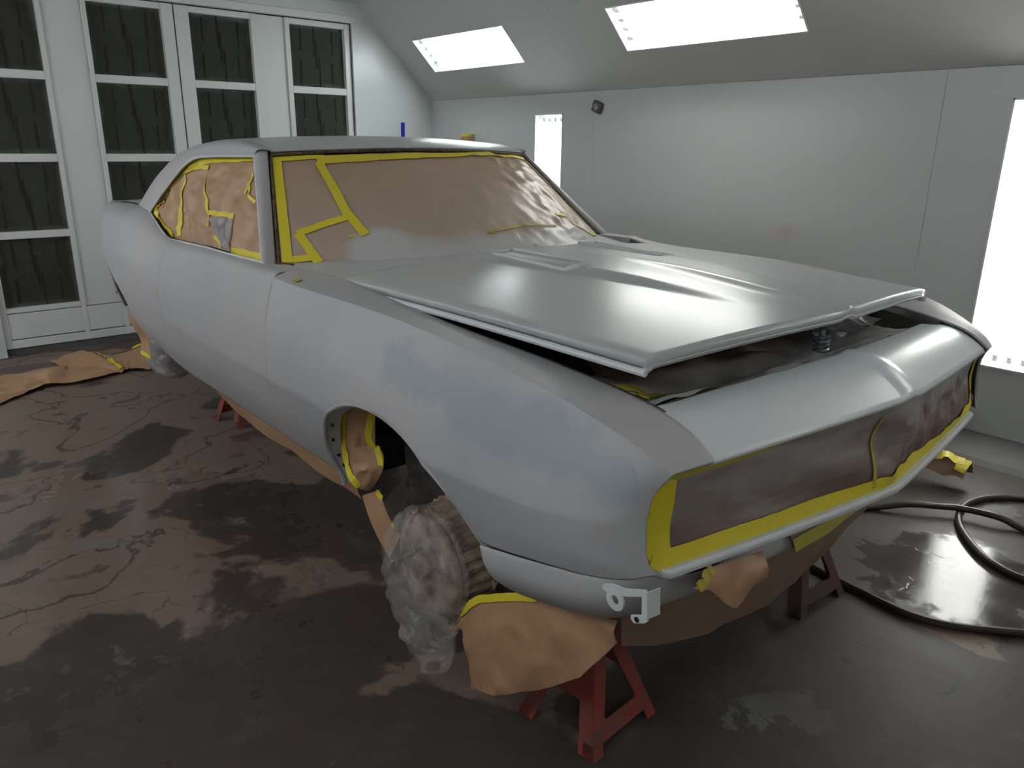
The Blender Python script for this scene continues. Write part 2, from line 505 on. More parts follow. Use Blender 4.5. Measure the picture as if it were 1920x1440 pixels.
def tape(name, F, pts, w, parent, mat='tape', out=(0, -1, 0), lift=.003, n=24):
    """a strip of tape laid on the surface F along a (u, v) polyline; w in metres, one value or one per point"""
    P2 = [np.array(p, float) for p in pts]
    ws = w if isinstance(w, (list, tuple)) else [w] * len(P2)
    out = np.array(out, float); A, B = [], []
    lens = len(P2) - 1
    for k in range(n + 1):
        s = lens * k / n; i = min(int(s), lens - 1); f = s - i
        q = P2[i] * (1 - f) + P2[i + 1] * f; wd = ws[i] * (1 - f) + ws[i + 1] * f
        d = P2[i + 1] - P2[i]; d = d / np.linalg.norm(d) * .01
        p = np.array(F(*q)); t = np.array(F(*(q + d))) - np.array(F(*(q - d))); t /= np.linalg.norm(t) + 1e-9
        nu = np.array(F(q[0] + .01, q[1])) - p; nv = np.array(F(q[0], q[1] + .01)) - p
        nn = np.cross(nu, nv); nn /= np.linalg.norm(nn) + 1e-9
        if nn @ out < 0: nn = -nn
        sd = np.cross(nn, t)
        j = .0012 * noise.noise(Vector((k * .9, q[0] * 7, q[1] * 7)))
        A.append(p + sd * (wd / 2 + j) + nn * lift); B.append(p - sd * (wd / 2 - j) + nn * lift)
    vs_ = A + B; m = n + 1
    return mesh(name, vs_, [(i, i + 1, m + i + 1, m + i) for i in range(n)], mat, parent, solid=.0012)

# ------------------------------------------------------------------ the booth
XB, YR, YL, XF = -4.68, 2.506, -3.00, 4.50
ZE, ZC = 1.847, 2.58
S45 = math.sqrt(.5)
SLOPE = (ZC - ZE) / S45
def panel(name, O, eu, ev, u0, u1, v0, v1, holes, mat, parent, out, thick=.04):
    """flat panel in the plane O + u*eu + v*ev with rectangular openings; the edges of the openings get depth"""
    O, eu, ev, out = (np.array(a, float) for a in (O, eu, ev, out))
    hs = [h for h in holes if h[0] > u0 and h[1] < u1]
    us = sorted({u0, u1, *[h[0] for h in hs], *[h[1] for h in hs]}); vv = sorted({v0, v1, *[h[2] for h in hs], *[h[3] for h in hs]})
    idx, verts, faces = {}, [], []
    def nd(i, j):
        if (i, j) not in idx:
            idx[i, j] = len(verts); verts.append(O + eu * us[i] + ev * vv[j])
        return idx[i, j]
    for i in range(len(us) - 1):
        for j in range(len(vv) - 1):
            cu, cv = (us[i] + us[i + 1]) / 2, (vv[j] + vv[j + 1]) / 2
            if any(h[0] < cu < h[1] and h[2] < cv < h[3] for h in hs): continue
            faces.append((nd(i, j), nd(i + 1, j), nd(i + 1, j + 1), nd(i, j + 1)))
    n = np.cross(eu, ev)
    if n @ out > 0: faces = [f for f in faces]
    else: faces = [f[::-1] for f in faces]
    return mesh(name, verts, faces, mat, parent, smooth=False, solid=thick, off=-1)

me_f = MB(); me_f.add([(XB - .2, YL - .2, 0), (XF + .2, YL - .2, 0), (XF + .2, YR + .2, 0), (XB - .2, YR + .2, 0)], [(0, 1, 2, 3)])
structure(me_f.build('floor', 'floor', smooth=False))['label'] = 'dark stained and peeling concrete booth floor'

SEAMS = [(XB, -2.5558), (-2.5543, -.1288), (-.1273, 2.30), (2.3015, XF)]
WALL_FIX = [(-3.203, -2.885), (.190, .508)]            # upright fixtures, x ranges
WF_Z = (.405, 1.700)
CEIL_FIX = [(-4.27, -3.08), (-2.07, -.78), (.95, 2.21), (2.90, 4.16)]
CF_V = (.300, .635)                                     # distance up the slope from the eave
wr = structure(empty('wall_right', (0, YR, 0))); wr['label'] = 'white painted booth side wall of large panels'
for a, b in SEAMS:
    panel('wall_panel', (0, 0, 0), (1, 0, 0), (0, 0, 1), a, b, 0, ZE, [(x0, x1, *WF_Z) for x0, x1 in WALL_FIX], 'wall', wr, (0, -1, 0))
cs = structure(empty('ceiling_slope', (0, YR, ZE))); cs['label'] = 'sloping white ceiling panels above the far wall'
for a, b in [(XB, -2.5558), (-2.5543, 2.50), (2.5015, XF)]:
    panel('ceiling_panel', (0, 0, 0), (1, 0, 0), (0, -S45, S45), a, b, 0.002, SLOPE, [(x0, x1, *CF_V) for x0, x1 in CEIL_FIX], 'ceiling', cs, (0, -1, -1))
LEFT_CF = [(-4.27, -3.08), (-2.07, -.78), (.13, 1.42), (2.33, 3.62)]
LEFT_WF = [(-3.4, -3.08)]
wl = structure(empty('wall_left', (0, YL, 0))); wl['label'] = 'white painted booth wall on the near side'
panel('wall_panel', (0, 0, 0), (1, 0, 0), (0, 0, 1), XB, XF, 0, ZE, [(x0, x1, *WF_Z) for x0, x1 in LEFT_WF], 'wall', wl, (0, 1, 0))
cl = structure(empty('ceiling_slope', (0, YL, ZE))); cl['label'] = 'sloping white ceiling on the near side of the booth'
panel('ceiling_panel', (0, 0, 0), (1, 0, 0), (0, S45, S45), XB, XF, 0, SLOPE, [(x0, x1, *CF_V) for x0, x1 in LEFT_CF], 'ceiling', cl, (0, 1, -1))
YC0, YC1 = YL + (ZC - ZE), YR - (ZC - ZE)
o = panel('ceiling', (0, 0, ZC), (1, 0, 0), (0, 1, 0), XB, XF, YC0, YC1, [], 'ceiling', None, (0, 0, -1)); structure(o)['label'] = 'flat white ceiling along the middle of the booth'
mb = MB()
mb.add([(XF, YL, 0), (XF, YR, 0), (XF, YR, ZE), (XF, YC1, ZC), (XF, YC0, ZC), (XF, YL, ZE)], [(0, 1, 2, 3, 4, 5)])
structure(mb.build('wall_front', 'wall', smooth=False))['label'] = 'plain white end wall behind the viewer'
DY0, DY1, DZ1 = -1.135, 1.705, 2.430                    # the doorway in the back wall
mb = MB()
for sgn in (1,):
    mb.add([(XB, DY1, 0), (XB, YR, 0), (XB, YR, ZE), (XB, YC1, ZC), (XB, DY1, ZC)], [(0, 1, 2, 3, 4)])
    mb.add([(XB, YL, 0), (XB, DY0, 0), (XB, DY0, ZC), (XB, YC0, ZC), (XB, YL, ZE)], [(0, 1, 2, 3, 4)])
    mb.add([(XB, DY0, DZ1), (XB, DY1, DZ1), (XB, DY1, ZC), (XB, DY0, ZC)], [(0, 1, 2, 3)])
structure(mb.build('wall_back', 'wall', smooth=False, solid=.08, off=0))['label'] = 'white gable wall around the filter doors'
mb = MB(); mb.box((XB, DY0 - .02, DZ1 - .005), (XB + .05, DY1 + .03, DZ1 + .05)); mb.box((XB, DY0 - .05, DZ1 + .09), (XB + .03, YC1, DZ1 + .15))
for k, o in enumerate(mb.build_each('trim_1', 'doorpaint', smooth=False, bevel=.004)): structure(o)['label'] = ['white header trim over the filter doors', 'thin white trim under the ceiling'][k]
mb = MB(); mb.box((XB - .02, DY1 - .004, .02), (XB + .018, DY1 + .004, DZ1)); mb.box((XB - .02, .262, .02), (XB + .004, .272, DZ1 + .06))
for k, o in enumerate(mb.build_each('trim_2', 'door_gasket', smooth=False)): structure(o)['label'] = ['rust stained gap at the hinge side of the filter doors', 'rust stained gap between the two filter doors'][k]
# dark opening behind the doors
mb = MB(); mb.box((XB - .30, DY0 - .1, -.02), (XB - .24, DY1 + .1, DZ1 + .1)); structure(mb.build('wall_plenum', 'black', smooth=False))['label'] = 'dark space behind the filter doors'
mb = MB(); mb.box((XB - .1, DY0, .0), (XB + .0, DY1, .045)); structure(mb.build('trim_3', 'skirt', smooth=False))['label'] = 'dark sill under the filter doors'

ROWS = [(1.91, 2.375), (1.375, 1.855), (.86, 1.32), (.335, .81)]
def door_leaf(name, y0, y1, cols, panel_y, label):
    d = structure(empty(name, (XB, (y0 + y1) / 2, 0))); d['label'] = label
    cy = (y0 + y1) / 2; X = 0.0
    def bx(nm, ya, yb, za, zb, x0=-.045, x1=.012, mat='doorpaint', bev=.004):
        m = MB(); m.box((x0, ya - cy, za), (x1, yb - cy, zb)); return m.build(nm, mat, d, smooth=False, bevel=bev)
    ys = [y0] + [v for c in cols for v in c] + [y1]
    ys = sorted(ys)
    # stiles
    ed = []
    cs_ = sorted(cols)
    spans = [(y0, cs_[0][0]), (cs_[0][1], panel_y[0]), (panel_y[1], cs_[1][0]), (cs_[1][1], y1)]
    for a, b in spans: bx('door_stile', a, b, .05, DZ1 - .012)
    bx('door_panel', panel_y[0], panel_y[1], .30, DZ1 - .012, -.045, -.004)
    for (c0, c1) in cs_:
        zs = [.30] + [v for r in sorted(ROWS) for v in r] + [DZ1 - .012]
        for k in range(0, len(zs), 2):
            bx('door_rail', c0, c1, zs[k], zs[k + 1], -.045, .009)
        for (z0, z1) in ROWS:
            f = bx('filter_panel', c0 - .01, c1 + .01, z0 - .01, z1 + .01, -.060, -.028, 'filter', 0)
            w = c1 - c0; h = z1 - z0
            m = MB()                        # woven ribs standing out of the pad, staggered top and bottom
            for (fy, za, zb) in ((.46, .52, 1.0), (.55, .0, .50), (.20, .05, .42), (.22, .60, .95), (.78, .08, .42), (.80, .56, .95), (.50, .30, .75)):
                ya = c0 + w * fy - cy
                m.box((-.030, ya - .004, z0 + h * za), (-.0235, ya + .004, z0 + h * zb))
            m.build_each('filter_rib', 'filter_rib', f, smooth=False)
    bx('kick_panel', y0, y1, .115, .295, -.045, .006)
    bx('kick_panel', y0, y1, .05, .108, -.045, .010)
    return d
door_leaf('door_1', .272, DY1 - .004, [(.375, .843), (1.161, 1.647)], (.895, 1.120), 'white filter door leaf nearer the far corner')
door_leaf('door_2', DY0, .262, [(-.312, .179), (-1.09, -.620)], (-.590, -.345), 'white filter door leaf behind the car tail')
# low curb along the far wall
mb = MB()
prof = [(YR, .0), (YR, .055), (YR - .05, .060), (YR - .16, .045), (YR - .30, .022), (YR - .335, .0)]
for x in (XB, XF):
    mb.v += [(x, y, z) for y, z in prof]
n = len(prof); mb.f = [(i, i + 1, n + i + 1, n + i) for i in range(n - 1)]
structure(mb.build('baseboard_right', 'skirt', smooth=False))['label'] = 'low dark curb along the far wall'

# ------------------------------------------------------------------ fluorescent fixtures
def fixture(name, label, group, O, eu, ev, en, Lu, Wv, tubemat, tubes=4, depth=.12):
    """O: corner of the opening; eu: along the tubes; ev: across; en: out of the recess into the room"""
    O, eu, ev, en = (np.array(a, float) for a in (O, eu, ev, en))
    t = tag(empty(name, tuple(O)), label, 'light', group)
    at = lambda u, v, w: eu * u + ev * v + en * w
    m = MB(); c = .05
    a = [at(0, 0, 0), at(Lu, 0, 0), at(Lu, Wv, 0), at(0, Wv, 0)]; bq = [at(c * .6, c, -depth), at(Lu - c * .6, c, -depth), at(Lu - c * .6, Wv - c, -depth), at(c * .6, Wv - c, -depth)]
    m.add(a + bq, [(0, 1, 5, 4), (1, 2, 6, 5), (2, 3, 7, 6), (3, 0, 4, 7), (4, 5, 6, 7)])
    m.build('housing', 'housing', t, smooth=False, solid=.004, off=1)
    m = MB(); e = .006
    for (p, q, dv) in ((at(0, 0, 0), at(Lu, 0, 0), ev), (at(0, Wv, 0), at(Lu, Wv, 0), -ev), (at(0, 0, 0), at(0, Wv, 0), eu), (at(Lu, 0, 0), at(Lu, Wv, 0), -eu)):
        m.add([p, q, q + dv * .008, p + dv * .008, p + en * e, q + en * e, q + dv * .008 + en * e, p + dv * .008 + en * e],
              [(4, 5, 6, 7), (0, 1, 5, 4), (2, 3, 7, 6)])
    m.build_each('bezel_bar', 'housing', t, smooth=False)
    for k in range(tubes):
        v = Wv * (.5 + (k - (tubes - 1) / 2) * .205)
        m = MB(); m.tube([at(.055, v, -.055), at(Lu - .055, v, -.055)], .019, 12)
        tb = m.build('fluorescent_tube', tubemat, t)
        m = MB()
        for u in (.028, Lu - .060): m.tube([at(u, v, -.055), at(u + .032, v, -.055)], .0205, 12)
        m.build_each('tube_socket', 'housing', tb)
    return t
def ceil_o(x, v): return (x, YR - v * S45, ZE + v * S45)
for k, (x0, x1) in enumerate(CEIL_FIX):
    fixture('ceiling_light', ['recessed four tube fixture in the sloped ceiling near the far corner', 'larger looking recessed four tube fixture in the slope above the hood', 'recessed four tube fixture in the slope beyond the nose', 'recessed four tube fixture in the slope at the entrance end'][k],
            'recessed fluorescent fixtures', ceil_o(x0, CF_V[0]), (1, 0, 0), (0, -S45, S45), (0, -S45, -S45), x1 - x0, CF_V[1] - CF_V[0], ['tube_cool', 'tube_warm', 'tube_warm', 'tube_warm'][k])
for k, (x0, x1) in enumerate(WALL_FIX):
    fixture('wall_light', ['upright recessed tube fixture in the far wall behind the windshield', 'upright glaring tube fixture in the far wall beyond the nose'][k],
            'recessed fluorescent fixtures', (x0, YR, WF_Z[0]), (0, 0, 1), (1, 0, 0), (0, -1, 0), WF_Z[1] - WF_Z[0], x1 - x0, ['tube_cool', 'tube_warm'][k])
for k, (x0, x1) in enumerate(LEFT_CF):
    fixture('ceiling_light', ['recessed tube fixture in the near slope by the filter doors', 'recessed tube fixture in the near slope beside the car door', 'recessed tube fixture in the near slope beside the viewer', 'recessed tube fixture in the near slope at the entrance end'][k],
            'recessed fluorescent fixtures', (x0, YL + CF_V[0] * S45, ZE + CF_V[0] * S45), (1, 0, 0), (0, S45, S45), (0, S45, -S45), x1 - x0, CF_V[1] - CF_V[0], 'tube_near')
for k, (x0, x1) in enumerate(LEFT_WF):
    fixture('wall_light', 'upright recessed fixture in the near wall by the filter doors',
            'recessed fluorescent fixtures', (x0, YL, WF_Z[0]), (0, 0, 1), (1, 0, 0), (0, 1, 0), WF_Z[1] - WF_Z[0], x1 - x0, 'tube_near')

# ------------------------------------------------------------------ the car (x forward from the front axle, z from the tyre line)
car = tag(empty('car', (0, 0, CAR_Z)), 'grey primed two-door hardtop coupe masked in brown paper and yellow tape, wheels off, on stands', 'car')
def sg(table, s): return [[(x, s * y, z) for x, y, z in row] for row in table]
FEN = [
 [(-.63,.79,.30),(-.45,.79,.30),(-.2,.80,.30),(.1,.82,.36),(.4,.862,.42),(.6,.865,.462),(.72,.845,.478),(.79,.812,.488),(.828,.765,.497)],
 [(-.63,.855,.43),(-.45,.855,.43),(-.2,.862,.435),(.1,.876,.46),(.4,.888,.50),(.6,.882,.515),(.72,.86,.522),(.785,.825,.525),(.815,.782,.527)],
 [(-.63,.892,.56),(-.45,.898,.563),(-.2,.905,.57),(.1,.910,.577),(.4,.906,.583),(.6,.893,.594),(.72,.868,.602),(.782,.830,.606),(.806,.783,.60)],
 [(-.63,.885,.73),(-.45,.885,.725),(-.2,.887,.72),(.1,.888,.715),(.4,.88,.71),(.6,.865,.70),(.72,.842,.69),(.788,.810,.675),(.812,.773,.655)],
 [(-.63,.848,.870),(-.45,.842,.862),(-.2,.84,.862),(.1,.84,.857),(.4,.838,.833),(.6,.825,.803),(.72,.80,.765),(.80,.775,.728),(.838,.755,.70)],
 [(-.63,.80,.884),(-.45,.775,.874),(-.2,.772,.866),(.1,.765,.848),(.4,.755,.826),(.6,.745,.800),(.72,.735,.772),(.80,.725,.742),(.85,.712,.705)],
 [(-.63,.755,.887),(-.45,.706,.874),(-.2,.70,.856),(.1,.69,.828),(.4,.675,.808),(.6,.663,.788),(.72,.66,.770),(.80,.665,.748),(.86,.667,.708)]]
ARCH = [(-.30,.15),(-.338,.26),(-.345,.33),(-.335,.39),(-.305,.455),(-.262,.517),(-.20,.570),(-.12,.610),(-.02,.630),(.09,.627),(.20,.600),(.29,.552),(.362,.49),(.415,.425),(.452,.36),(.485,.30),(.52,.15)]
ARCHP = [tuple(p[:2]) for p in path([(a, b, 0) for a, b in ARCH], 97)]
arch_d = poly_dist(ARCHP)
UF = sorted(set(lin(0, 8, 73))); VF = sorted(set(lin(0, 4, 33) + lin(4, 6, 11)))
def fender(s, mat):
    F = rowfunc(sg(FEN, s), (2, 4))
    f = surf('front_fender', F, UF, VF, mat, car, keep=lambda u, v, p: arch_d(p[0], p[2]) if v < 4 else 1.0, solid=.006, off=0, angle=28, flip=(s > 0))
    def side_y(x, z):                   # half width of the fender at (x, z)
        zs = [.30, .43, .57, .72, .86]; ys = [.80, .862, .905, .887, .84]
        return float(np.interp(z, zs, ys))
    A = [np.array((x, s * side_y(x, z), z)) for x, z in ARCHP if z > (.26 if x < 0 else .36)]
    c = np.array((.05, 0, .36))
    m = MB()                             # rolled lip round the opening
    m.tube([p + np.array((0, s * .001, 0)) for p in A], .0075, 8); m.build('arch_lip', mat, f)
    m = MB(); B = []                     # inner flange
    for k, p in enumerate(A):
        dirv = (np.array((p[0], 0, p[2])) - c); dirv[1] = 0; dirv /= np.linalg.norm(dirv)
        wd = .05 if p[0] > -.1 else .042
        B.append(p - np.array((0, s * wd, 0)) - dirv * .012)
    n = len(A); m.add(A + B, [(i, i + 1, n + i + 1, n + i) for i in range(n - 1)])
    m.build('arch_flange', 'primer_side', f, solid=.003)
    if s < 0:
        m = MB()
        for k in (6, 10, 16, 22):        # bolt holes down the flange
            q = A[k] * .55 + B[k] * .45; m.tube([q + np.array((.006, -.002, 0)), q + np.array((.0085, -.003, 0))], .0055, 8)
        m.build_each('bolt_hole', 'black', f)
    return f
fender(-1, 'primer_fender'); fender(1, 'primer_side')

SX = [-.63, -1.0, -1.35, -1.72, -2.0, -2.3, -2.6, -2.9, -3.3, -3.65]
SY = [[.79,.79,.79,.79,.775,.765,.775,.735,.66,.60], [.855,.850,.847,.845,.838,.825,.82,.77,.685,.61], [.892,.880,.872,.869,.868,.858,.857,.795,.70,.625],
      [.885,.874,.868,.865,.866,.862,.861,.808,.71,.63], [.848,.843,.834,.818,.803,.800,.794,.752,.68,.61], [.806,.805,.797,.781,.763,.728,.672,.645,.60,.56]]
SZ = [[.30,.30,.30,.30,.30,.32,.34,.36,.40,.45], [.43,.43,.43,.43,.43,.44,.45,.47,.50,.53], [.56,.55,.545,.555,.575,.605,.62,.63,.64,.65],
      [.73,.72,.715,.715,.735,.765,.79,.79,.78,.77], [.868,.858,.850,.842,.856,.905,.925,.92,.90,.88], [.884,.8855,.881,.869,.884,.952,.952,.945,.925,.90]]
SIDE = [[(SX[k], SY[r][k], SZ[r][k]) for k in range(10)] for r in range(6)]
RC = (-2.735, .355, .335)
def body_side(s):
    F = rowfunc(sg(SIDE, s), (2,))
    vs_ = lin(0, 5, 41)
    d = surf('door', F, lin(0, 3.4, 40), vs_, 'primer_side', car, keep=lambda u, v, p: min(-.6302 - p[0], p[0] + 1.7688), solid=.006, flip=(s < 0))
    q = surf('quarter_panel', F, lin(2.8, 9, 84), vs_, 'primer_side', car,
             keep=lambda u, v, p: min(-1.770 - p[0], math.hypot(p[0] - RC[0], p[2] - RC[1]) - RC[2]), solid=.006, flip=(s < 0))
    pts = []
    for a in lin(.14, math.pi - .05, 40):
        x, z = RC[0] + RC[2] * math.cos(a), RC[1] + RC[2] * math.sin(a)
        k = float(np.interp(x, SX[::-1], range(9, -1, -1)))
        y = float(np.interp(z, [np.interp(k, range(10), SZ[r]) for r in range(5)], [np.interp(k, range(10), SY[r]) for r in range(5)]))
        pts.append(np.array((x, s * y, z)))
    m = MB(); m.tube(pts, .007, 8); m.build('arch_lip', 'primer_side', q)
    m = MB(); n = len(pts); m.add(pts + [p - np.array((0, s * .03, 0)) for p in pts], [(i, i + 1, n + i + 1, n + i) for i in range(n - 1)])
    m.build('arch_flange', 'bay_metal', q, solid=.003)
    if s < 0:
        tape('masking_tape', lambda u, v: pts[0] if False else cr(pts, u) - np.array((0, s * v, 0)), [(4, .02), (16, .02), (22, .02)], .010, q, out=(0, 0, -1))
        mesh('masking_tape', [(-1.80, -.8745, .640), (-1.812, -.8745, .640), (-1.812, -.874, .668), (-1.80, -.874, .668)], [(0, 1, 2, 3)], 'tape', d, smooth=False, solid=.001)
    return d, q
body_side(-1); body_side(1)

# greenhouse -----------------------------------------------------------
TOP = [np.array(p) for p in [(-1.196,.638,1.216),(-1.381,.645,1.214),(-1.578,.655,1.21),(-1.751,.666,1.199),(-1.866,.68,1.164),(-1.953,.69,1.122),(-2.132,.715,1.023),(-2.237,.735,.95)]]
BOT = [np.array(p) for p in [(-.797,.805,.89),(-1.098,.802,.884),(-1.381,.795,.881),(-1.639,.785,.872),(-1.86,.772,.865),(-1.98,.763,.882),(-2.15,.745,.925),(-2.237,.735,.95)]]
RB = [np.array(p) for p in [(-1.135,.602,1.236),(-1.33,.600,1.266),(-1.55,.60,1.272),(-1.80,.60,1.255),(-2.0,.60,1.232),(-2.16,.606,1.203),(-2.45,.622,1.10),(-2.72,.65,.945)]]
def mir(p, s): return np.array((p[0], s * p[1], p[2]))
def W(u, v):
    a = abs(u)
    b = np.array([-.50 - .30 * a ** 2.2, .752 * u, .905 - .019 * a ** 2])
    t = np.array([-1.085 - .063 * a ** 2.2, .602 * u, 1.238 - .020 * a ** 2])
    return b + (t - b) * v + np.array([.6, 0, .8]) * .03 * math.sin(math.pi * v) * (1 - a * a)
def roof_side(s):
    def F(u, v):
        a, b = cr(TOP, u), cr(RB, u)
        p = a + (b - a) * v
        k = math.sin(math.pi * v) * .022
        return mir(p + np.array((-.15, .75, .65)) * k, s)
    r = surf('roof_rail', F, lin(0, 7, 50), lin(0, 1, 9), 'primer_side', car, solid=.006, flip=(s < 0))
    m = MB()                              # drip moulding and inner return of the window opening
    m.tube([mir(cr(TOP, u) + np.array((0, .003, 0)), s) for u in lin(0, 7, 60)], .005, 6)
    m.build('drip_rail', 'primer_light', r)
    m = MB(); n = 60
    A = [mir(cr(TOP, u), s) for u in lin(0, 7, n)]; m.add(A + [p - np.array((0, s * .045, .006)) for p in A], [(i, i + 1, n + i + 1, n + i) for i in range(n - 1)])
    m.build('window_reveal', 'bay_metal', r, solid=.003)
    # A pillar
    def P(u, v):
        w = W(1.012, u) + np.array((0, .004, .004)); q = BOT[0] + (TOP[0] - BOT[0]) * u
        q = q + (np.array((-.012, 0, .0)))
        p = w + (q - w) * v + np.array((.5, .7, .1)) * .016 * math.sin(math.pi * v)
        return mir(p, s)
    a = surf('windshield_pillar', P, lin(-.02, 1.04, 24), lin(0, 1, 7), 'primer_side', car, solid=.008, flip=(s > 0))
    m = MB(); m.tube([P(u, 1.0) for u in lin(0, 1.0, 24)], .0055, 6); m.build('pillar_edge', 'primer_light', a)
    return r
roof_side(-1); roof_side(1)
def roof(u, t):                           # u along the stations, t across -1..1
    b = cr(RB, u); c = .021
    e = 1 - abs(t) ** 2.0
    if u < 1:                             # leading edge follows the top of the windshield
        w = W(t * .998, 1.0) + np.array((-.004, 0, .012))
        q = np.array((b[0] + .02 * e, b[1] * t, b[2] + c * e))
        k = u * u * (3 - 2 * u)
        ww = np.array((w[0] + (q[0] - w[0]) * u, b[1] * t, 0)); ww[2] = w[2] + (q[2] - w[2]) * math.sin(u * math.pi / 2)
        return ww
    return np.array((b[0] + .02 * e, b[1] * t, b[2] + c * e * (1.0 if u < 5 else max(0, 1 - (u - 5) * .35))))
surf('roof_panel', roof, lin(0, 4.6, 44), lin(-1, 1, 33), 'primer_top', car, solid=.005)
surf('rear_window_masking', roof, lin(4.65, 7, 20), lin(-.97, .97, 17), 'kraft', car, solid=.003)
def deck(u, t):
    z = .955 - .05 * u * u; x = -2.70 - .90 * u
    return np.array((x, t * (.655 - .085 * u), z + .012 * (1 - t * t)))
surf('trunk_lid', deck, lin(0, 1, 12), lin(-1, 1, 13), 'primer_top', car, solid=.006)
def tail(u, t): return np.array((-3.62 - .05 * math.sin(u * math.pi) + .02 * u, t * (.575 + .045 * math.sin(u * 2.6)), .915 - .47 * u))
surf('tail_panel', tail, lin(0, 1, 10), lin(-1, 1, 13), 'primer_side', car, solid=.006)

# masked windshield
def Wc(u, v):
    p = W(u, v); n = np.array((.62, .25 * u, .75))
    k = (1 - abs(u) ** 6) * min(1, 8 * v + .1)
    a = crumple((p[0] * .6, p[1], p[2]), .0035, 5, 1.0)
    if u > .25: a += (min(1, (u - .25) / .3)) * crumple(p, .010, 7, 4.0)      # loose paper toward the far pillar
    if v < .3: a += (1 - v / .3) * crumple((p[0], p[1] * 1.6, p[2]), .006, 9, 2.0)
    return p + n * (a * k - .006)
ws = surf('windshield_masking', Wc, lin(-.995, .995, 110), lin(.0, .985, 60), 'kraft_ws', car, uvs=True, angle=60)
up = (1, -.3, .6)
T = lambda pts, w, m='tape', n=24: tape('masking_tape', Wc, pts, w, ws, m, up, .004, n)
T([(-.968, .985), (-.972, .44), (-.972, .01)], [.030, .034, .034])
T([(-.985, .965), (-.843, .962), (-.690, .958)], .024)
T([(-.745, .925), (-.473, .918), (-.18, .925), (.259, .945), (.70, .962), (.975, .965)], [.058, .058, .05, .035, .022, .02], n=48)
T([(-.990, .030), (-.935, .034), (-.865, .046)], .026)
T([(-.738, .90), (-.707, .399), (-.662, .19)], .032)
T([(-.700, .352), (-.832, .302), (-.925, .248)], .030)
T([(-.922, .25), (-.890, .10), (-.865, .0)], .030)
T([(.537, .25), (.64, .22), (.711, .123), (.836, .035), (.90, .02)], .016)
T([(-.081, .138), (.158, .18), (.452, .150)], .009, 'tape_olive')
T([(.97, .93), (.985, .5), (.975, .03)], .012, 'tape_olive')
T([(-.735, .185), (-.71, .183)], .006)
m = MB()                                   # rust-flecked channel round the glass
m.tube([W(u, 1.0) + np.array((.002, 0, .004)) for u in lin(-1, 1, 60)], .0062, 6)
for s in (-1, 1): m.tube([W(s * 1.003, v) for v in lin(0, 1, 24)], .0055, 6)
m.build_each('glass_channel', 'channel', ws)
m = MB(); m.tube([W(-1.0, .0) + np.array((.0, -.012, -.004)), W(-1.0, .0) + np.array((.03, .02, -.006)), W(-.97, 0) + np.array((.03, 0, -.008))], .010, 8)
m.build('cowl_bracket', 'channel', ws)

# masked side windows
def side_mask(s):
    def F(u, v):
        p = mir(cr(BOT, u) * (1 - v) + cr(TOP, u) * v, s)
        k = min(1, 6 * min(v + .05, 1.05 - v))
        a = crumple((p[0], p[2] * .6, p[1]), .013, 4.5, 6.0) + crumple((p[0] * .7, p[2], p[1]), .011, 9, 3.0)
        if u > 1.2 and u < 4.2 and v < .45: a -= .035 * math.sin((u - 1.2) / 3 * math.pi) * (1 - v / .45)
        return p + np.array((0, -s * (.030 - a * k * .8), 0))
    w = surf('side_window_masking', F, lin(0, 6.96, 90), lin(.0, 1.0, 40), 'kraft', car, uvs=True, angle=60)
    if s > 0: return
    o = (.5, -1, .2)
    T2 = lambda pts, wd, n=20: tape('masking_tape', F, pts, wd, w, 'tape', o, .0035, n)
    T2([(.15, .965), (1.23, .955), (2.24, .95), (3.2, .94)], [.018, .022, .026, .03])
    T2([(3.1, .95), (3.9, .955), (5.27, .95), (6.2, .90), (6.75, .75)], [.03, .026, .024, .024, .02], 30)
    T2([(6.7, .4), (5.9, .06), (5.2, .05), (4.4, .03)], .024)
    T2([(2.31, .87), (3.1, .885), (3.96, .89)], .018)
    T2([(3.96, .90), (3.99, .41), (3.88, .04)], [.016, .022, .040])
    T2([(2.46, .74), (2.08, .36), (2.10, .22)], .018)
    T2([(2.12, .36), (1.50, .37), (1.01, .37)], .020)
    T2([(.46, .82), (.75, .60)], .013); T2([(.66, .71), (.40, .53)], .013)
    T2([(1.18, .025), (.75, .022), (.22, .02)], .032)
    T2([(1.89, .12), (1.60, .02)], .016)
    def G(u, v):
        a = np.array((2.06, .31)); b = np.array((1.03, .36)); c = np.array((1.16, .015)); d = np.array((1.62, .03))
        q = (a * (1 - u) + b * u) * (1 - v) + (d * (1 - u) + c * u) * v
        return np.array(F(*q)) + np.array((0, -.005 + .004 * noise.noise(Vector((u * 6, v * 3, 1))), 0))
    surf('plastic_patch', G, lin(0, 1, 16), lin(0, 1, 16), 'film_grey', w, angle=60)
    m = MB(); m.tube([mir(cr(BOT, u) + np.array((0, .002, .003)), s) for u in lin(0, 6.9, 60)], .0045, 6)
    m.build('belt_edge', 'primer_light', w)
side_mask(-1); side_mask(1)

for s in (-1, 1):
    cp = [(-.815, .752, .882), (-.80, .808, .888), (-.70, .815, .885), (-.628, .815, .880), (-.628, .80, .884), (-.628, .755, .887), (-.70, .748, .886)]
    mesh('cowl_side', [(x, s * y, z - .001) for x, y, z in cp], [tuple(range(7))], 'primer_side', car, smooth=False, solid=.004)
    mesh('cowl_side', [(-.815, s * .752, .884), (-.70, s * .746, .888), (-.600, s * .748, .886), (-.600, s * .743, .84), (-.70, s * .741, .84), (-.815, s * .747, .84)], [(0, 1, 4, 5), (1, 2, 3, 4)], 'primer_side', car, smooth=False, solid=.003)
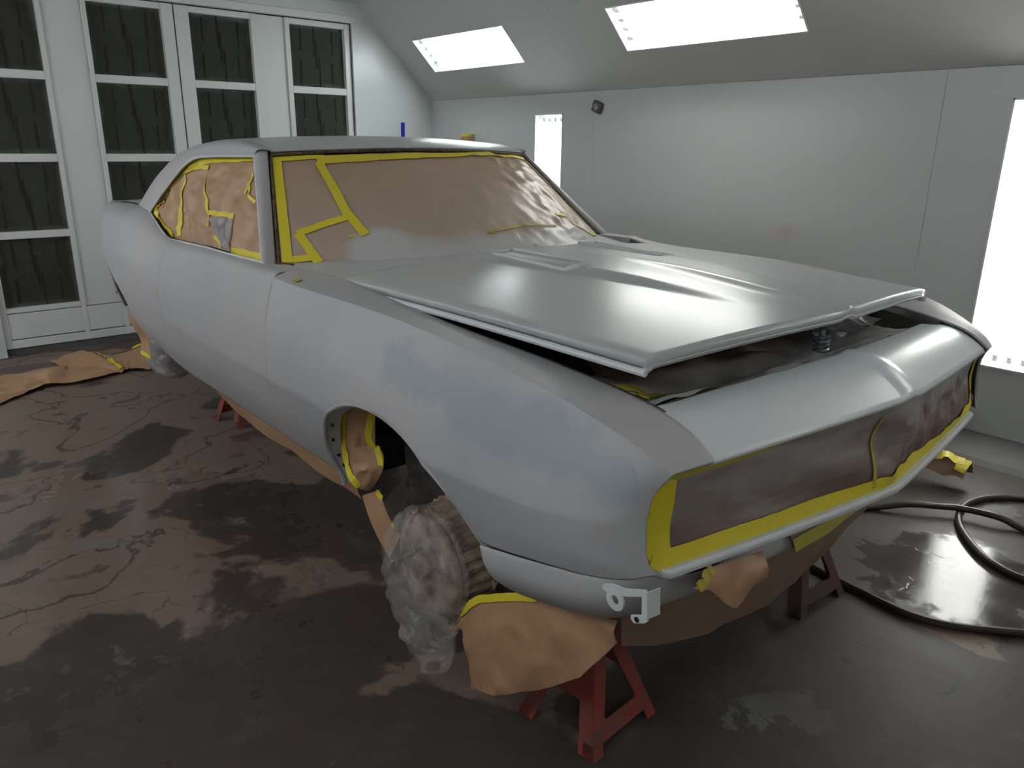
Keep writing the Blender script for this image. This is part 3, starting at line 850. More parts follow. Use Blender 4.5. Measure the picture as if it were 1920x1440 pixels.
# cowl, hood -------------------------------------------------------------
def hood_pt(u, v):
    a = abs(u)
    w = .710 + (.644 - .710) * v + .012 * math.sin(math.pi * v)
    xr = -.464 + .045 * (1 - a ** 2); xf = .669 + .088 * (1 - a ** 1.3)
    x = xr + (xf - xr) * v; y = w * u
    ze = .883 - .021 * v; zc = .915 + (.893 - .915) * v
    z = ze + (zc - ze) * (1 - a ** 1.9) + .012 * math.sin(math.pi * v) * (1 - .3 * a)
    def ss(t): t = min(1, max(0, t)); return t * t * (3 - 2 * t)
    hb = .030 - .06 * v                       # half width of the raised centre narrows toward the nose
    ed = .285 - .10 * v
    z += .017 * ss((ed - abs(y)) / .045) * ss((.93 - v) / .45) * ss((v + .02) / .10)
    z += .010 * max(0, 1 - abs(y) / .045) ** 1.5 * ss((v - .05) / .8)
    if a > .955: z -= .012 * ((a - .955) / .045) ** 2
    return np.array((x, y, z))
hu = sorted(set(lin(-1, 1, 97) + [-.975, -.985, .975, .985]))
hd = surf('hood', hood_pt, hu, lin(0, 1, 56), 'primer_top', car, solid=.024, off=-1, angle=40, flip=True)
for s in (-1, 1):                             # louvred inserts
    cx, cy, hl, hw = -.145, s * .195, .185, .045
    ol = [(cx - hl, cy - hw), (cx + hl - .03, cy - hw), (cx + hl, cy - hw + .03 * (1 if s < 0 else .4)), (cx + hl, cy + hw - .012), (cx + hl - .012, cy + hw), (cx - hl, cy + hw)]
    def onhood(x, y, dz):
        v = (x + .42) / 1.16; p = hood_pt(y / .69, min(1, max(0, v)))
        return np.array((x, y, p[2] + dz))
    m = MB()
    base = [onhood(x, y, .000) for x, y in ol]; top_ = [onhood(cx + (x - cx) * .985, cy + (y - cy) * .95, .010) for x, y in ol]; inn = [onhood(cx + (x - cx) * .965, cy + (y - cy) * .86, .0095) for x, y in ol]
    low = [onhood(cx + (x - cx) * .955, cy + (y - cy) * .80, .0025) for x, y in ol]
    k = len(ol); q = lambda a, b: [(a * k + i, a * k + (i + 1) % k, b * k + (i + 1) % k, b * k + i) for i in range(k)]
    m.add(base + top_ + inn + low, q(0, 1) + q(1, 2) + q(2, 3) + [tuple(range(3 * k, 4 * k))])
    vt = m.build('hood_vent', 'primer_top', hd, smooth=False)
m = MB()                                      # bright folded lower edge of the hood
for s in (-1, 1): m.tube([hood_pt(s * 1.0, v) + np.array((0, s * .0005, -.019)) for v in lin(0, 1, 40)], .0085, 8)
m.build_each('hood_hem', 'primer_light', hd)
m = MB(); m.tube([hood_pt(u, 1.0) + np.array((-.008, 0, -.020)) for u in lin(-1, 1, 60)], .008, 6); m.build('hood_hem', 'primer_top', hd)
m = MB()                                      # rubber stops and hinge studs on the hood
for (x, y) in ((-.36, -.02), (-.40, .33)):
    p = hood_pt(y / .69, (x + .42) / 1.16); m.tube([p, p + np.array((0, 0, .012)), p + np.array((0, 0, .016))], [.011, .011, .004], 10)
m.build_each('hood_stud', 'primer_top', hd)
def cowl(u, v):
    k = max(-1.0, min(1.0, u))
    a = W(u, 0.0) + np.array((-.015, 0, -.001)); b = hood_pt(k, 0.0) + np.array((.02, .71 * (u - k), -.016))
    p = a + (b - a) * v; p[2] -= .006 * math.sin(math.pi * v); return p
surf('cowl_panel', cowl, lin(-1.06, 1.06, 54), lin(0, 1, 9), 'primer_top', car, solid=.004)
mesh('masking_tape', [(-.53, -.815, .880), (-.505, -.815, .879), (-.505, -.835, .874), (-.53, -.835, .875)], [(0, 1, 2, 3)], 'tape_olive', car, smooth=False, solid=.001)

# nose ---------------------------------------------------------------------
def header(u, v):
    a = abs(u)
    r = np.array((.672 + .088 * (1 - a ** 1.25), .655 * u, .757 + .034 * (1 - a ** 1.3)))
    f = np.array((.852 + .083 * (1 - a ** 1.12), .667 * u, .703 + .014 * (1 - a)))
    p = r + (f - r) * v
    p[2] += .026 * math.sin(math.pi * v * .95) + .007 * max(0, 1 - a / .07)
    if v > .95: p[2] -= .008 * ((v - .95) / .05) ** 2
    return p
hu2 = sorted(set(lin(-1, 1, 61) + [-.07, -.035, .035, .07]))
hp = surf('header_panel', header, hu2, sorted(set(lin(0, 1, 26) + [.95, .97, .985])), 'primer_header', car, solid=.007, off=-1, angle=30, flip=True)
LIPX = lambda y: .924 - .100 * abs(y / .74) ** 1.15
def molding(u, v):
    a = abs(u); y = .757 * u
    x = LIPX(y) - .05 * max(0, (a - .96) / .04) ** 2
    ring = [(-.012, .005), (.003, .006), (.008, .000), (.007, -.009), (-.008, -.014)]
    i = min(int(v), 3); f = v - i
    dx = ring[i][0] * (1 - f) + ring[i + 1][0] * f; dz = ring[i][1] * (1 - f) + ring[i + 1][1] * f
    return np.array((x + dx, y * (1 if a < .9 else 1 - .0 * a), .486 + dz))
surf('grille_lower_molding', molding, lin(-1, 1, 61), lin(0, 4, 9), 'primer_light', car, solid=.003, angle=50)
def gmask(u, v):
    a = abs(u)
    hw = .780
    y = hw * u
    lo = .490; hi = .701 + .012 * (1 - a)
    k = max(0, (a - .93) / .07)
    lo += .05 * k * k * .8; hi -= .05 * k * k
    x = LIPX(y) - .008 - .018 * math.sin(math.pi * min(1, max(0, v))) ** .5 - .002 * v
    z = lo + (hi - lo) * v
    p = np.array((x, y, z))
    w = max(0., 1 - a ** 8) * math.sin(math.pi * min(1, max(.02, v)))
    p[0] += w * (crumple((y * .8, z, x), .006, 5, 9.0) + .010 * math.sin(z * 30 + y * 9 + 2 * math.sin(y * 5)))
    if u > -.05: p[0] += w * crumple((y, z, x), .016, 8, 2.0)
    return p
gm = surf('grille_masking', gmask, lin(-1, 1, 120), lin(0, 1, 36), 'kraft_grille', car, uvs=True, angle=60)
fo = (1, -.2, 0)
T3 = lambda pts, w, mt='tape', n=30: tape('masking_tape', gmask, pts, w, gm, mt, fo, .004, n)
T3([(-.950, .05), (-.952, .5), (-.950, .96)], .068)
T3([(-.975, .075), (-.60, .075), (-.30, .072), (0, .068), (.30, .068), (.65, .068), (.97, .08)], [.040, .036, .034, .032, .030, .030, .028], n=80)
T3([(-.965, .925), (-.80, .925), (-.60, .94), (-.42, .965)], [.036, .032, .024, .012], 'tape_olive')
T3([(-.10, .05), (-.095, .5), (-.085, .85)], [.016, .012, .008], 'tape_olive')
T3([(.965, .08), (.97, .5), (.962, .93)], .022, 'tape_olive')
# valance under the grille
VTOP = [(.40,.868,.415),(.52,.868,.440),(.64,.858,.462),(.735,.838,.479),(.788,.806,.486),(.806,.745,.476),(.785,.58,.412),(.785,.40,.400),(.79,.20,.395),(.795,0,.392)]
VBOT = [(.455,.80,.292),(.54,.80,.312),(.62,.795,.328),(.69,.780,.342),(.735,.750,.352),(.752,.68,.350),(.755,.55,.335),(.755,.38,.325),(.76,.20,.320),(.765,0,.318)]
vt_ = [np.array(p) for p in VTOP] + [np.array((x, -y, z)) for x, y, z in VTOP[-2::-1]]
vb_ = [np.array(p) for p in VBOT] + [np.array((x, -y, z)) for x, y, z in VBOT[-2::-1]]
def val(u, v):
    a, b = cr(vt_, u), cr(vb_, u); p = a + (b - a) * v
    o_ = np.array((p[0] - .3, p[1], 0)); o_ /= np.linalg.norm(o_)
    return p + o_ * .030 * math.sin(math.pi * v)
surf('front_valance', val, lin(0, 18, 110), lin(0, 1, 14), 'primer_side', car, solid=.005, keep=lambda u, v, p: arch_d(p[0], p[2]))
def shelf(u, v):
    y = .76 * u; a = np.array((LIPX(y) - .02, y, .468)); b = np.array((LIPX(y) - .15, y * .96, .405)); return a + (b - a) * v
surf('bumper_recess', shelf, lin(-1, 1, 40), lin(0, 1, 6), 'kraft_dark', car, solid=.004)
# bumper bracket left on the near corner
def ringpts(c, r, n, a0=0): return [(c[0] + r * math.cos(a0 + 2 * math.pi * k / n), c[1] + r * math.sin(a0 + 2 * math.pi * k / n)) for k in range(n)]
m = MB(); yb = -.835
def plate2(poly, y0, th=.004):
    k = len(poly)
    m.add([(x, y0, z) for x, z in poly] + [(x, y0 + th, z) for x, z in poly], [tuple(range(k)), tuple(range(2 * k - 1, k - 1, -1))] + [(i, (i + 1) % k, k + (i + 1) % k, k + i) for i in range(k)])
oc = (.787, .450); R0, R1 = .021, .0105; k = 24
ro = ringpts(oc, R0, k); ri = ringpts(oc, R1, k)
m.add([(x, yb, z) for x, z in ro] + [(x, yb, z) for x, z in ri] + [(x, yb + .004, z) for x, z in ro] + [(x, yb + .004, z) for x, z in ri],
      [(i, (i + 1) % k, k + (i + 1) % k, k + i) for i in range(k)] + [(2 * k + i, 2 * k + (i + 1) % k, (i + 1) % k, i) for i in range(k)] + [(k + i, k + (i + 1) % k, 3 * k + (i + 1) % k, 3 * k + i) for i in range(k)])
plate2([(.690, .455), (.732, .453), (.752, .459), (.767, .457), (.774, .462), (.800, .466), (.812, .470), (.862, .494), (.858, .505), (.808, .484), (.780, .480), (.752, .468), (.725, .461)], yb)
m.add([(.850, yb, .500), (.862, yb, .503), (.866, yb, .450), (.854, yb, .440)], [(0, 1, 2, 3)])
m.add([(.862, yb, .503), (.866, yb + .030, .503), (.870, yb + .030, .450), (.866, yb, .450)], [(0, 1, 2, 3)])
plate2([(.828, .438), (.845, .447), (.866, .456), (.866, .445), (.858, .437), (.836, .426), (.828, .430)], yb)
br = m.build('bumper_bracket', 'primer_light', car, smooth=False, solid=.002); br['label'] = 'pale bolt-on bumper bracket'
m = MB(); m.tube([(.843, yb - .001, .4375), (.843, yb - .0025, .4375)], .0055, 10); m.build('bolt_hole', 'black', br)

# engine bay -----------------------------------------------------------------
m = MB()
for s in (-1, 1):
    A = [np.array((x, s * y, z)) for x, y, z in FEN[6]]; Bq = [p + np.array((0, -s * .035, -.012)) for p in A]; Cq = [p + np.array((0, -s * .05, -.20)) for p in A]
    A, Bq, Cq = A[0:7], Bq[0:7], Cq[0:7]
    for k_ in (0, 1): Bq[k_] = A[k_] + np.array((0, -s * .004, -.02)); Cq[k_] = A[k_] + np.array((0, -s * .006, -.10))
    n = len(A); m.add(A + Bq + Cq, [(i, i + 1, n + i + 1, n + i) for i in range(n - 1)] + [(n + i, n + i + 1, 2 * n + i + 1, 2 * n + i) for i in range(n - 1)])
m.build_each('inner_fender', 'bay_metal', car, solid=.003)
def bay(u, v):
    x = -.42 + (1.11 + .06 * (1 - abs(2 * v - 1))) * u; y = -.61 + 1.22 * v
    z = .66 + .05 * math.sin(u * 3.1) * math.sin(v * 3.1) + .085 * max(0, (u - .66) / .34) ** 1.3
    p = np.array((x, y, z)); p[2] += crumple((x, y, z), .018, 4.2, 5.0) + crumple((x, y, 0), .008, 9, 1.0)
    return p
eb = surf('engine_bay_masking', bay, lin(0, 1, 70), lin(0, 1, 70), 'kraft_bay', car, uvs=True, angle=60)
tape('masking_tape', bay, [(.45, .03), (.70, .05), (.86, .10), (1.0, .16)], .03, eb, 'tape_olive', (0, 0, 1), .006)
tape('masking_tape', bay, [(.86, .10), (.92, .03)], .03, eb, 'tape_olive', (0, 0, 1), .007)
def rad(u, v):
    y = -.60 + 1.2 * u; p = np.array((.655 + .05 * (1 - abs(2 * u - 1)), y, .50 + .248 * v + .03 * v * (1 - abs(2 * u - 1))))
    p[0] += crumple((y, v, 0), .006, 5, 8); return p
surf('radiator_masking', rad, lin(0, 1, 50), lin(0, 1, 14), 'film_grey', car, uvs=True, angle=60)
def silver(u, v):
    y = .20 + .40 * u; x = .50 + .12 * v - .05 * u
    p = np.array((x, y, .755 + .05 * math.sin(3 * u) * (1 - v) - .01 * v)); p[2] += crumple((x, y, 0), .014, 8, 3.0); return p
surf('plastic_cover', silver, lin(0, 1, 30), lin(0, 1, 16), 'film_grey', car, angle=60)
lt = empty('hood_latch', (0, 0, 0), car)
m = MB(); hpts = []
for k in range(0, 145):
    a = k * 2 * math.pi / 24; hpts.append((.665 + .017 * math.cos(a), .055 + .017 * math.sin(a), .735 + .070 * k / 144))
m.tube(hpts, .0045, 6); m.build('latch_spring', 'steel', lt)
m = MB(); m.tube([(.665, .055, .715), (.665, .055, .82)], .007, 8); m.tube([(.665, .055, .712), (.665, .055, .735)], .026, 12); m.build('latch_pin', 'steel', lt)
m = MB(); m.box((.60, -.03, .66), (.70, .14, .712)); m.build('latch_plate', 'bay_metal', lt, smooth=False, bevel=.006)
def cut_edge(u, v):
    x = .50 + .17 * u; y = -.66 + .06 * v
    return np.array((x, y, .772 - .02 * u + .004 * math.sin(9 * u) - .02 * v))
surf('masking_scrap', lambda u, v: cut_edge(u, v) + np.array((0, 0, crumple((u, v, 0), .004, 3, 2))), lin(0, 1, 16), lin(0, 1, 8), 'primer_light', eb, angle=60)

# underside ------------------------------------------------------------------
m = MB(); m.box((-2.42, -.66, .24), (-.42, .66, .36)); m.box((-3.4, -.42, .26), (-2.42, .42, .40)); m.box((-.42, -.42, .22), (.62, .42, .40)); m.box((-.42, -.42, .40), (.55, .42, .58))
m.box((.40, -.56, .176), (.50, -.40, .30)); m.box((.40, .40, .176), (.50, .56, .30)); m.build('underbody', 'black', car, smooth=False)
for s in (-1, 1):
    for (cx, cz, r, y0, y1) in ((.06, .36, .43, .76, .41), (RC[0], RC[1], .36, .735, .45)):
        m = MB(); n = 20; A = []
        for k in range(n + 1):
            a = math.pi * ((.06 + .88 * k / n) if cx > -1 else (.12 + .80 * k / n)); A.append((cx + r * math.cos(a), cz + r * math.sin(a)))
        m.add([(x, s * y0, min(z, .80)) for x, z in A] + [(x, s * y1, min(z, .80)) for x, z in A], [(i, i + 1, n + 2 + i, n + 1 + i) for i in range(n)])
        m.add([(x, s * y1, min(z, .80)) for x, z in A], [tuple(range(n + 1))])
        m.build('wheel_well', 'film_dark' if False else 'black', car)
def well_sheet(u, v):                          # dark plastic hung in the wheel well behind the drum
    x = -.26 + .62 * u; z = .05 + .50 * v
    return np.array((x, -.64 - .02 * u + crumple((x, z, 0), .014, 6, 4.0), z))
surf('well_plastic', well_sheet, lin(0, 1, 30), lin(0, 1, 30), 'film_dark', car, angle=60)
def well_paper(u, v):                          # brown paper taped to the rear of the opening
    a = cr([np.array(p) for p in [(-.235,-.815,.30),(-.30,-.81,.345),(-.322,-.81,.40),(-.315,-.815,.46),(-.24,-.845,.565)]], 4 * v)
    b = cr([np.array(p) for p in [(-.25,-.76,.275),(-.178,-.76,.367),(-.192,-.75,.413),(-.215,-.76,.437),(-.145,-.79,.600)]], 4 * v)
    p = a + (b - a) * u
    return p + np.array((.7, -.5, 0)) * (crumple(p, .016, 13, 7.0)) * math.sin(math.pi * min(1, u + .1))
wp = surf('wheel_well_masking', well_paper, lin(0, 1, 30), lin(0, 1, 36), 'kraft', car, angle=60)
tape('masking_tape', well_paper, [(.06, .02), (.07, .5), (.06, .97)], .022, wp, 'tape', (.7, -.6, 0), .004)
tape('masking_tape', well_paper, [(.94, .30), (.90, .50), (.94, .68), (.80, .80), (.95, .97)], .020, wp, 'tape', (.7, -.6, 0), .004, 30)
def strip(u, v):
    a = np.array((-.30 + .15 * v, -.765, .24 - .145 * v)); b = np.array((-.21 + .11 * v, -.755, .29 - .105 * v))
    p = a + (b - a) * u; return p + np.array((0, -.01, 0)) * math.sin(3 * v)
sp = surf('hanging_paper', strip, lin(0, 1, 8), lin(0, 1, 16), 'kraft', car, solid=.001)
tape('masking_tape', strip, [(.85, .02), (1.05, .20)], .018, sp, 'tape', (.6, -.6, 0), .003)
tape('masking_tape', strip, [(1.0, .72), (1.05, .80)], .016, sp, 'tape', (.6, -.6, 0), .003)
def rocker(u, v):
    x = -.30 - 1.22 * u
    d = .075 * min(1, (1 - u) / .25 + .15)
    p = np.array((x, -.792 + .02 * v, .302 - d * v)); p[1] += .006 * math.sin(x * 14) * v + crumple((x, v * .2, 0), .004, 5, 2) * v
    return p
surf('rocker_masking', rocker, lin(0, 1, 60), lin(0, 1, 8), 'kraft', car, solid=.001)

# brake drums -------------------------------------------------------------------
def brake_drum(cx, cz, s, teeth, mat='drum', inb=0.0):
    t = empty('brake_drum', (0, -s * inb, 0), car)
    prof = [(.0, .790), (.030, .790), (.036, .783), (.040, .772), (.105, .768), (.133, .762), (.143, .752), (.146, .744), (.143, .738)]
    n = 48; m = MB()
    for r, y in prof:
        for k in range(n):
            a = 2 * math.pi * k / n; m.v.append((cx + r * math.cos(a), s * y, cz + r * math.sin(a)))
    for i in range(len(prof) - 1):
        for k in range(n): m.f.append((i * n + k, i * n + (k + 1) % n, (i + 1) * n + (k + 1) % n, (i + 1) * n + k))
    m.build('drum_face', mat, t)
    m = MB(); n2 = teeth * 4
    for (y, rb) in ((.738, .141), (.730, .152), (.655, .157), (.650, .166), (.632, .166), (.630, .06)):
        for k in range(n2):
            a = 2 * math.pi * k / n2; rr = rb + (.006 if (k % 4) in (0, 1) and .64 < y < .735 else 0)
            m.v.append((cx + rr * math.cos(a), s * y, cz + rr * math.sin(a)))
    for i in range(5):
        for k in range(n2): m.f.append((i * n2 + k, i * n2 + (k + 1) % n2, (i + 1) * n2 + (k + 1) % n2, (i + 1) * n2 + k))
    m.build('drum_fins', mat, t, smooth=False)
    m = MB()
    for k in range(5):
        a = 2 * math.pi * k / 5 + .4; m.tube([(cx + .06 * math.cos(a), s * .765, cz + .06 * math.sin(a)), (cx + .06 * math.cos(a), s * .795, cz + .06 * math.sin(a))], .0065, 8)
    m.build_each('wheel_stud', 'steel', t)
    m = MB(); m.tube([(cx, s * .64, cz), (cx, s * .40, cz + .03)], .035, 12); m.build('spindle', 'black', t)
    return t
def bag(name, secs, mat, parent, amp, seed):
    # secs: list of (z, cx, cy, rx, ry) from top to bottom
    n = 44
    def F(u, v):
        q = cr([np.array(s_) for s_ in secs], u)
        a = v * 2 * math.pi
        p = np.array((q[1] + q[3] * math.cos(a), q[2] + q[4] * math.sin(a), q[0]))
        k = crumple(p, amp, 9, seed) + crumple(p, amp * .6, 20, seed + 3)
        return p + np.array((math.cos(a), math.sin(a), 0)) * k
    return surf(name, F, lin(0, len(secs) - 1, 60), lin(0, 1, n), mat, parent, angle=70)
d1 = brake_drum(.035, .150, -1, 30)
bag('plastic_bag', [(.315, .035, -.74, .02, .03), (.290, .035, -.745, .09, .05), (.22, .035, -.755, .145, .062), (.13, .030, -.76, .155, .066), (.04, .030, -.765, .145, .06), (-.02, .035, -.77, .115, .055), (-.06, .06, -.775, .075, .045), (-.10, .075, -.78, .055, .035), (-.135, .08, -.78, .035, .02), (-.14, .08, -.78, .005, .005)], 'film', d1, .014, 2.0)
d2 = brake_drum(.035, .155, 1, 20)
d3 = brake_drum(-2.74, .19, -1, 20, inb=.12); brake_drum(-2.74, .19, 1, 12, inb=.12)
bag('plastic_bag', [(.36, -2.72, -.73, .02, .03), (.33, -2.72, -.73, .12, .07), (.22, -2.70, -.73, .16, .085), (.12, -2.69, -.73, .16, .085), (.06, -2.68, -.73, .14, .07), (.045, -2.68, -.73, .01, .01)], 'film_grey', d3, .010, 5.0)

# paper skirts under the nose --------------------------------------------------
def drape(u, v):
    topc = [(.164, .022), (.184, .069), (.224, .130), (.258, .160), (.384, .230), (.479, .274), (.567, .289), (.72, .33)]
    botc = [(.166, .018), (.208, .040), (.217, -.152), (.275, -.118), (.347, -.079), (.505, .031), (.633, .146), (.735, .295)]
    k = min(int(u), 6); f = u - k
    lp = lambda c: np.array((c[k][0] * (1 - f) + c[k + 1][0] * f, -.745, c[k][1] * (1 - f) + c[k + 1][1] * f))
    a, b = lp(topc), lp(botc); p = a + (b - a) * v
    return p + np.array((.1, -1, 0)) * (crumple(p, .011, 5, 3.0) * min(1, 3 * v) + crumple((p[0] + p[2], 0, p[2] - p[0]), .006, 7, 1.5) * v + .02 * v * (1 - v))
dr = surf('paper_skirt', drape, lin(0, 7, 71), lin(0, 1, 26), 'kraft', car, solid=.001, angle=60)
tape('masking_tape', drape, [(.1, .1), (1, .05), (2, .035), (3, .03), (4, .03), (5, .03)], .020, dr, 'tape', (.3, -1, 0), .004, 40)
def skirt2(u, v):
    topc = [np.array(p) for p in [(.69, -.70, .345), (.745, -.60, .345), (.745, -.40, .33), (.75, 0, .325), (.745, .40, .33), (.745, .62, .345)]]
    botc = [np.array(p) for p in [(.66, -.66, .20), (.66, -.50, .135), (.645, -.28, .065), (.64, -.02, .03), (.66, .20, .10), (.70, .42, .26)]]
    a, b = cr(topc, u), cr(botc, u); p = a + (b - a) * v
    return p + np.array((1, -.3, 0)) * crumple(p, .008, 4, 6.0) * v
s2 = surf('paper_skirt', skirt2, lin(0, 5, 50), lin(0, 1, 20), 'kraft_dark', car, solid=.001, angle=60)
tape('masking_tape', skirt2, [(.30, .10), (.75, .10)], .024, s2, 'tape', (1, -.6, 0), .004)
def scrap(u, v):                               # torn flap curling out from under the grille lip
    q = {(0, 0): (.842, -.610, .462), (1, 0): (.848, -.440, .440), (0, 1): (.853, -.685, .446), (1, 1): (.862, -.437, .386)}
    g = lambda i: sum(np.array(q[a_, b_])[i] * (u if a_ else 1 - u) * (v if b_ else 1 - v) for a_ in (0, 1) for b_ in (0, 1))
    p = np.array((g(0), g(1), g(2))); p[2] -= .060 * v * math.sin(math.pi * u ** 1.3) ** 2
    return p + np.array((.8, -.5, .2)) * (crumple(p, .010, 15, 3.0) * v + .02 * math.sin(math.pi * v) * u)
sc_ = surf('paper_scrap', scrap, lin(0, 1, 20), lin(0, 1, 20), 'kraft', car, solid=.001, angle=60)
tape('masking_tape', scrap, [(.0, .0), (.02, .9)], .022, sc_, 'tape_olive', (1, -.5, 0), .004)
def scrap2(u, v):
    p = np.array((.80 + .02 * v, -.25 + .30 * u, .412 - .045 * v)); return p
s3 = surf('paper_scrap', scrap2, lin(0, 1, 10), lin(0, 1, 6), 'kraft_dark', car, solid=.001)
tape('masking_tape', scrap2, [(0, .9), (.5, .92), (1, .6)], .030, s3, 'tape_olive', (1, -.4, 0), .004)

# ------------------------------------------------------------------ jack stands
def ring_plate(m, outer, inner, n=40):
    O2 = np.array(outer); I2 = np.array(inner); c = I2.mean(0)
    def hitp(poly, a):
        d = np.array((math.cos(a), math.sin(a))); best = None
        for p, q in zip(poly, np.roll(poly, -1, 0)):
            e = q - p; den = d[0] * e[1] - d[1] * e[0]
            if abs(den) < 1e-12: continue
            t = ((p - c)[0] * e[1] - (p - c)[1] * e[0]) / den; s = ((p - c)[0] * d[1] - (p - c)[1] * d[0]) / den
            if t > 0 and -1e-9 <= s <= 1 + 1e-9 and (best is None or t < best): best = t
        return c + d * best
    angs = sorted({math.atan2(*(p - c)[::-1]) for p in list(O2) + list(I2)} | set(np.linspace(-math.pi, math.pi, n, endpoint=False)))
    return [hitp(O2, a) for a in angs], [hitp(I2, a) for a in angs]
def jack_stand(loc, rz, label, mat, h=.30, B=.130):
    t = tag(empty('jack_stand', loc), label, 'jack stand', 'jack stands under the car'); t.rotation_euler = (0, 0, rz)
    T_ = .038
    def on_face(side, a, z):           # a: -1..1 across the face
        w = B + (T_ - B) * z / h
        x, y = a * w, -w
        for _ in range(side): x, y = -y, x
        return (x, y, z)
    m = MB()
    for side in range(4):
        if side % 2 == 1:
            outer = [(-1, .03), (1, .03), (1, h), (-1, h)]
            inner = [(-.62, .085), (-.55, .075), (.55, .075), (.62, .085), (.60, .10), (.22, h * .78), (-.22, h * .78), (-.60, .10)]
            po, pi = ring_plate(m, outer, inner)
            k = len(po); V = [on_face(side, a, z) for a, z in po] + [on_face(side, a, z) for a, z in pi]
            m.add(V, [(i, (i + 1) % k, k + (i + 1) % k, k + i) for i in range(k)])
        else:
            prof = [(-.98, 0), (-.66, 0), (-.60, .10), (-.52, .135), (.52, .135), (.60, .10), (.66, 0), (.98, 0)]
            for (a0, a1, a2, a3, z0, z1) in ((-1, -.62, -1, -.54, 0, .12), (.62, 1, .54, 1, 0, .12), (-1, 1, -1, 1, .12, h)):
                m.add([on_face(side, a0, z0), on_face(side, a1, z0), on_face(side, a3, z1), on_face(side, a2, z1)], [(0, 1, 2, 3)])
        for a0, a1 in ((-1, -.72), (.72, 1)):
            m.add([on_face(side, a0, 0), on_face(side, a1, 0), on_face(side, a1, .035), on_face(side, a0, .035)], [(0, 1, 2, 3)])
    m.build('stand_frame', mat, t, smooth=False, solid=.005)
    m = MB(); m.box((-.022, -.022, .08), (.022, .022, h + .035)); m.build('ratchet_post', 'stand_dull', t, smooth=False, bevel=.003)
    m = MB(); m.box((-.045, -.03, h + .035), (.045, .03, h + .050)); m.box((-.045, -.03, h + .05), (-.033, .03, h + .072)); m.box((.033, -.03, h + .05), (.045, .03, h + .072))
    m.build('saddle', 'stand_dull', t, smooth=False, bevel=.003)
    return t
jack_stand((.440, -.520, 0), .08, 'red jack stand under the near front corner, below the brown paper skirt', 'stand_red')
jack_stand((.460, .455, 0), -.05, 'dark jack stand under the far front corner of the car, beside the hose', 'stand_dull')
jack_stand((-2.39, -.33, 0), .2, 'small looking reddish jack stand under the rocker near the tail', 'stand_red', .29, .12)
jack_stand((-2.39, .45, 0), -.1, 'jack stand hidden under the far rear corner', 'stand_dull', .29, .12)

# ------------------------------------------------------------------ air hose on the floor
hp_ = [(.10, .98), (.29, 1.203), (.362, 1.292), (.455, 1.384), (.55, 1.469), (.615, 1.519), (.745, 1.552), (.839, 1.56), (1.05, 1.53), (1.22, 1.40), (1.18, 1.22), (1.06, 1.15),
       (.969, 1.142), (.897, 1.155), (.806, 1.21), (.71, 1.319), (.643, 1.427), (.603, 1.551), (.601, 1.669), (.644, 1.788), (.737, 1.887), (.95, 1.97), (1.3, 1.85), (1.5, 1.5), (1.42, 1.08), (1.22, .88),
       (1.082, .782), (1.023, .732), (.914, .643), (.798, .602), (.652, .609), (.498, .625), (.40, .632), (.1, .60)]
P_ = [(x, y, .0145) for x, y in hp_]
for i in (3, 4, 5, 6): P_[i] = (P_[i][0], P_[i][1], .036)     # crosses over its own loop
m = MB(); m.tube(path(P_, 240), .0135, 10)
tag(m.build('air_hose', 'hose'), 'dark rubber air hose looped on the floor past the nose of the car', 'hose')

# ------------------------------------------------------------------ masking paper trailing on the floor by the tail
def trail(u, v):
    c = [np.array(p) for p in [(-3.50, -1.62, .03), (-3.78, -1.29, .03), (-3.88, -1.06, .06), (-3.84, -.90, .05), (-3.95, -.72, .05), (-3.98, -.55, .10), (-3.92, -.40, .09), (-3.80, -.25, .05)]]
    w = [np.array((x,)) for x in (.10, .10, .09, .10, .12, .11, .12, .10)]
    p = cr(c, u); d = cr(c, min(7, u + .05)) - cr(c, max(0, u - .05)); d[2] = 0; d /= np.linalg.norm(d)
    sd = np.array((-d[1], d[0], 0)); ww = cr(w, u)[0]
    q = p + sd * ww * v * 2
    lift = (.05 + .09 * max(0, min(1, u - 3.6))) * max(0, v + .1) * (.5 + .5 * math.sin(u * 2.1 + .6)) + .04 * max(0, math.sin(u * 3.3)) * (1 - v * v)
    q[2] = max(.006, .012 + lift + crumple((u * .3, v * .3, 1), .014, 4, 3.0))
    return q
tr = tag(surf('masking_paper', trail, lin(0, 7, 90), lin(-1, 1, 20), 'kraft', None, solid=.001, angle=60), 'crumpled strip of brown masking paper trailing on the floor by the filter doors', 'paper')
tape('masking_tape', trail, [(4.2, -.9), (4.35, 0), (4.4, .9)], .03, tr, 'tape', (0, 0, 1), .006)
tape('masking_tape', trail, [(4.6, .95), (5.6, .95)], .03, tr, 'tape', (0, 0, 1), .006)
def hang(u, v):
    p = np.array((-2.56 + .02 * v + .10 * u * (1 - .3 * math.sin(4 * v)), -.805 + .03 * v + .02 * u, .44 - .23 * v)); return p + np.array((0, -.01, 0)) * math.sin(7 * v + u)
hg = surf('hanging_paper', hang, lin(0, 1, 8), lin(0, 1, 18), 'kraft', car, solid=.001, angle=60)
tape('masking_tape', hang, [(.0, .93), (1, .95)], .02, hg, 'tape', (.6, -.6, 0), .004)

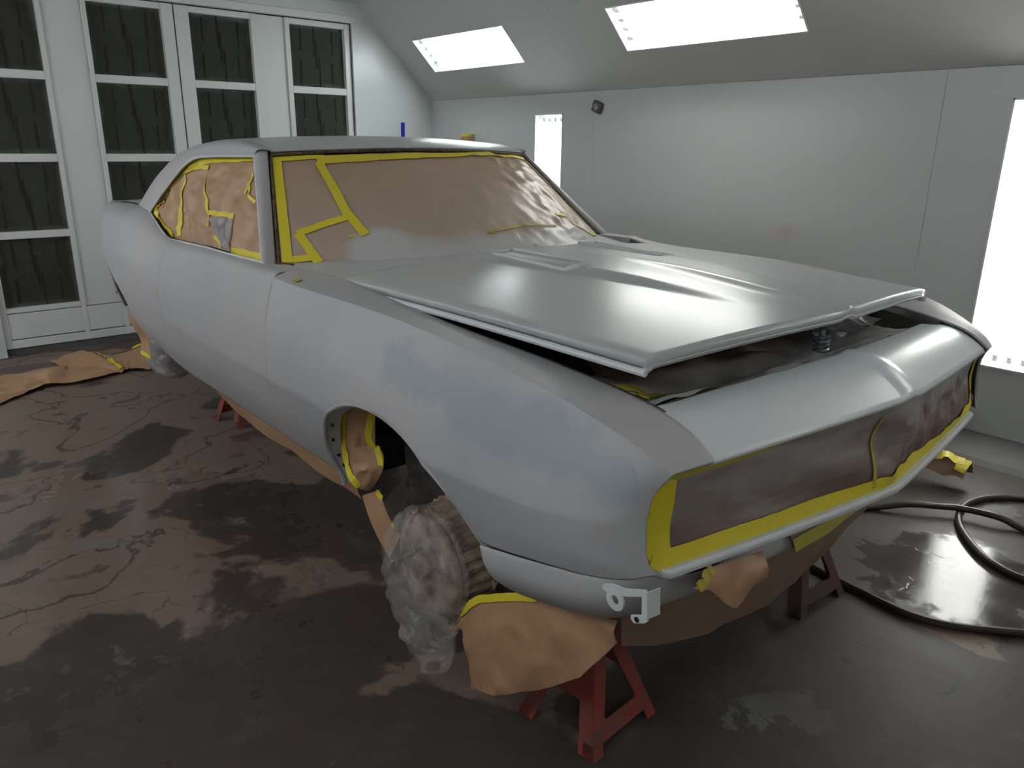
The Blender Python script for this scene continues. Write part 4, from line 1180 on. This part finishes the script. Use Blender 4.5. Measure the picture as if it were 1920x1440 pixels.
# ------------------------------------------------------------------ small things on the walls
def wall_box():
    t = tag(empty('gauge_box', (-2.51, YR, 1.735)), 'small dark tilted square gauge on the far wall beside the seam', 'gauge'); t.rotation_euler = (0, math.radians(20), 0)
    m = MB(); m.box((-.045, -.035, -.04), (.045, 0, .04)); m.build('gauge_case', simple('gauge_grey', (.10, .095, .095), .5), t, smooth=False, bevel=.012)
    m = MB(); m.tube([(0, -.034, 0), (0, -.038, 0)], .027, 20); m.build('gauge_face', simple('gauge_face', (.25, .24, .23), .3), t)
    m = MB(); m.box((.004, -.041, -.004), (.016, -.038, .006)); m.build('gauge_pointer', 'housing', t, smooth=False)
wall_box()
XT = XB + .042
m = MB(); m.add([(XT, 2.160, 1.650), (XT, 2.200, 1.651), (XT, 2.192, 1.38), (XT, 2.155, 1.38)], [(0, 1, 2, 3)])
tag(m.build('tape_strip', 'tape_blue', smooth=False, solid=.002), 'blue tape strip stuck upright on the gable wall', 'tape')
st = tag(empty('paper_roll', (-4.04, YR - .05, 1.30)), 'end of a brown paper roll with yellow tape seen over the roof', 'paper')
m = MB(); m.tube([(0, 0, 0), (0, 0, .232)], .052, 18); m.build('roll_body', 'kraft', st)
m = MB(); m.tube([(0, 0, .232), (0, 0, .252)], .053, 18); m.build('tape_band', 'tape', st)
m = MB(); m.box((-.06, -.06, -.02), (.06, .05, 0)); m.build('roll_bracket', 'housing', st, smooth=False)
box = tag(empty('floor_block', (.17, 2.10, 0)), 'dark block on the curb at the foot of the far wall behind the nose', 'block')
m = MB(); m.box((-.12, .1, .05), (.07, .38, .20)); m.build('block_body', 'black', box, smooth=False, bevel=.01)
m = MB(); m.tube([(.02, .12, .20), (.05, .10, .235), (.10, .12, .225)], .008, 8); m.build('block_hook', 'steel', box)
# taped paper scrap on the curb, beyond the lower lip of the nose
def cs2(u, v):
    p = np.array((.26 + .26 * u, 1.72 + .12 * v + .05 * u, .03 + .09 * math.sin(math.pi * v) * (1 - .4 * u) + .05 * (1 - u)))
    return p + np.array((0, 0, 1)) * (.02 + crumple(p, .012, 8, 5.0))
q = tag(surf('paper_bundle', cs2, lin(0, 1, 20), lin(0, 1, 16), 'kraft_dark', None, solid=.001, angle=60), 'crumpled brown paper with yellow tape on the floor beyond the nose', 'paper')
tape('masking_tape', cs2, [(.15, .1), (.55, .35), (.9, .5)], .05, q, 'tape', (0, -.5, 1), .008)
tape('masking_tape', cs2, [(.9, .1), (.92, .9)], .045, q, 'tape', (0, -.5, 1), .008)
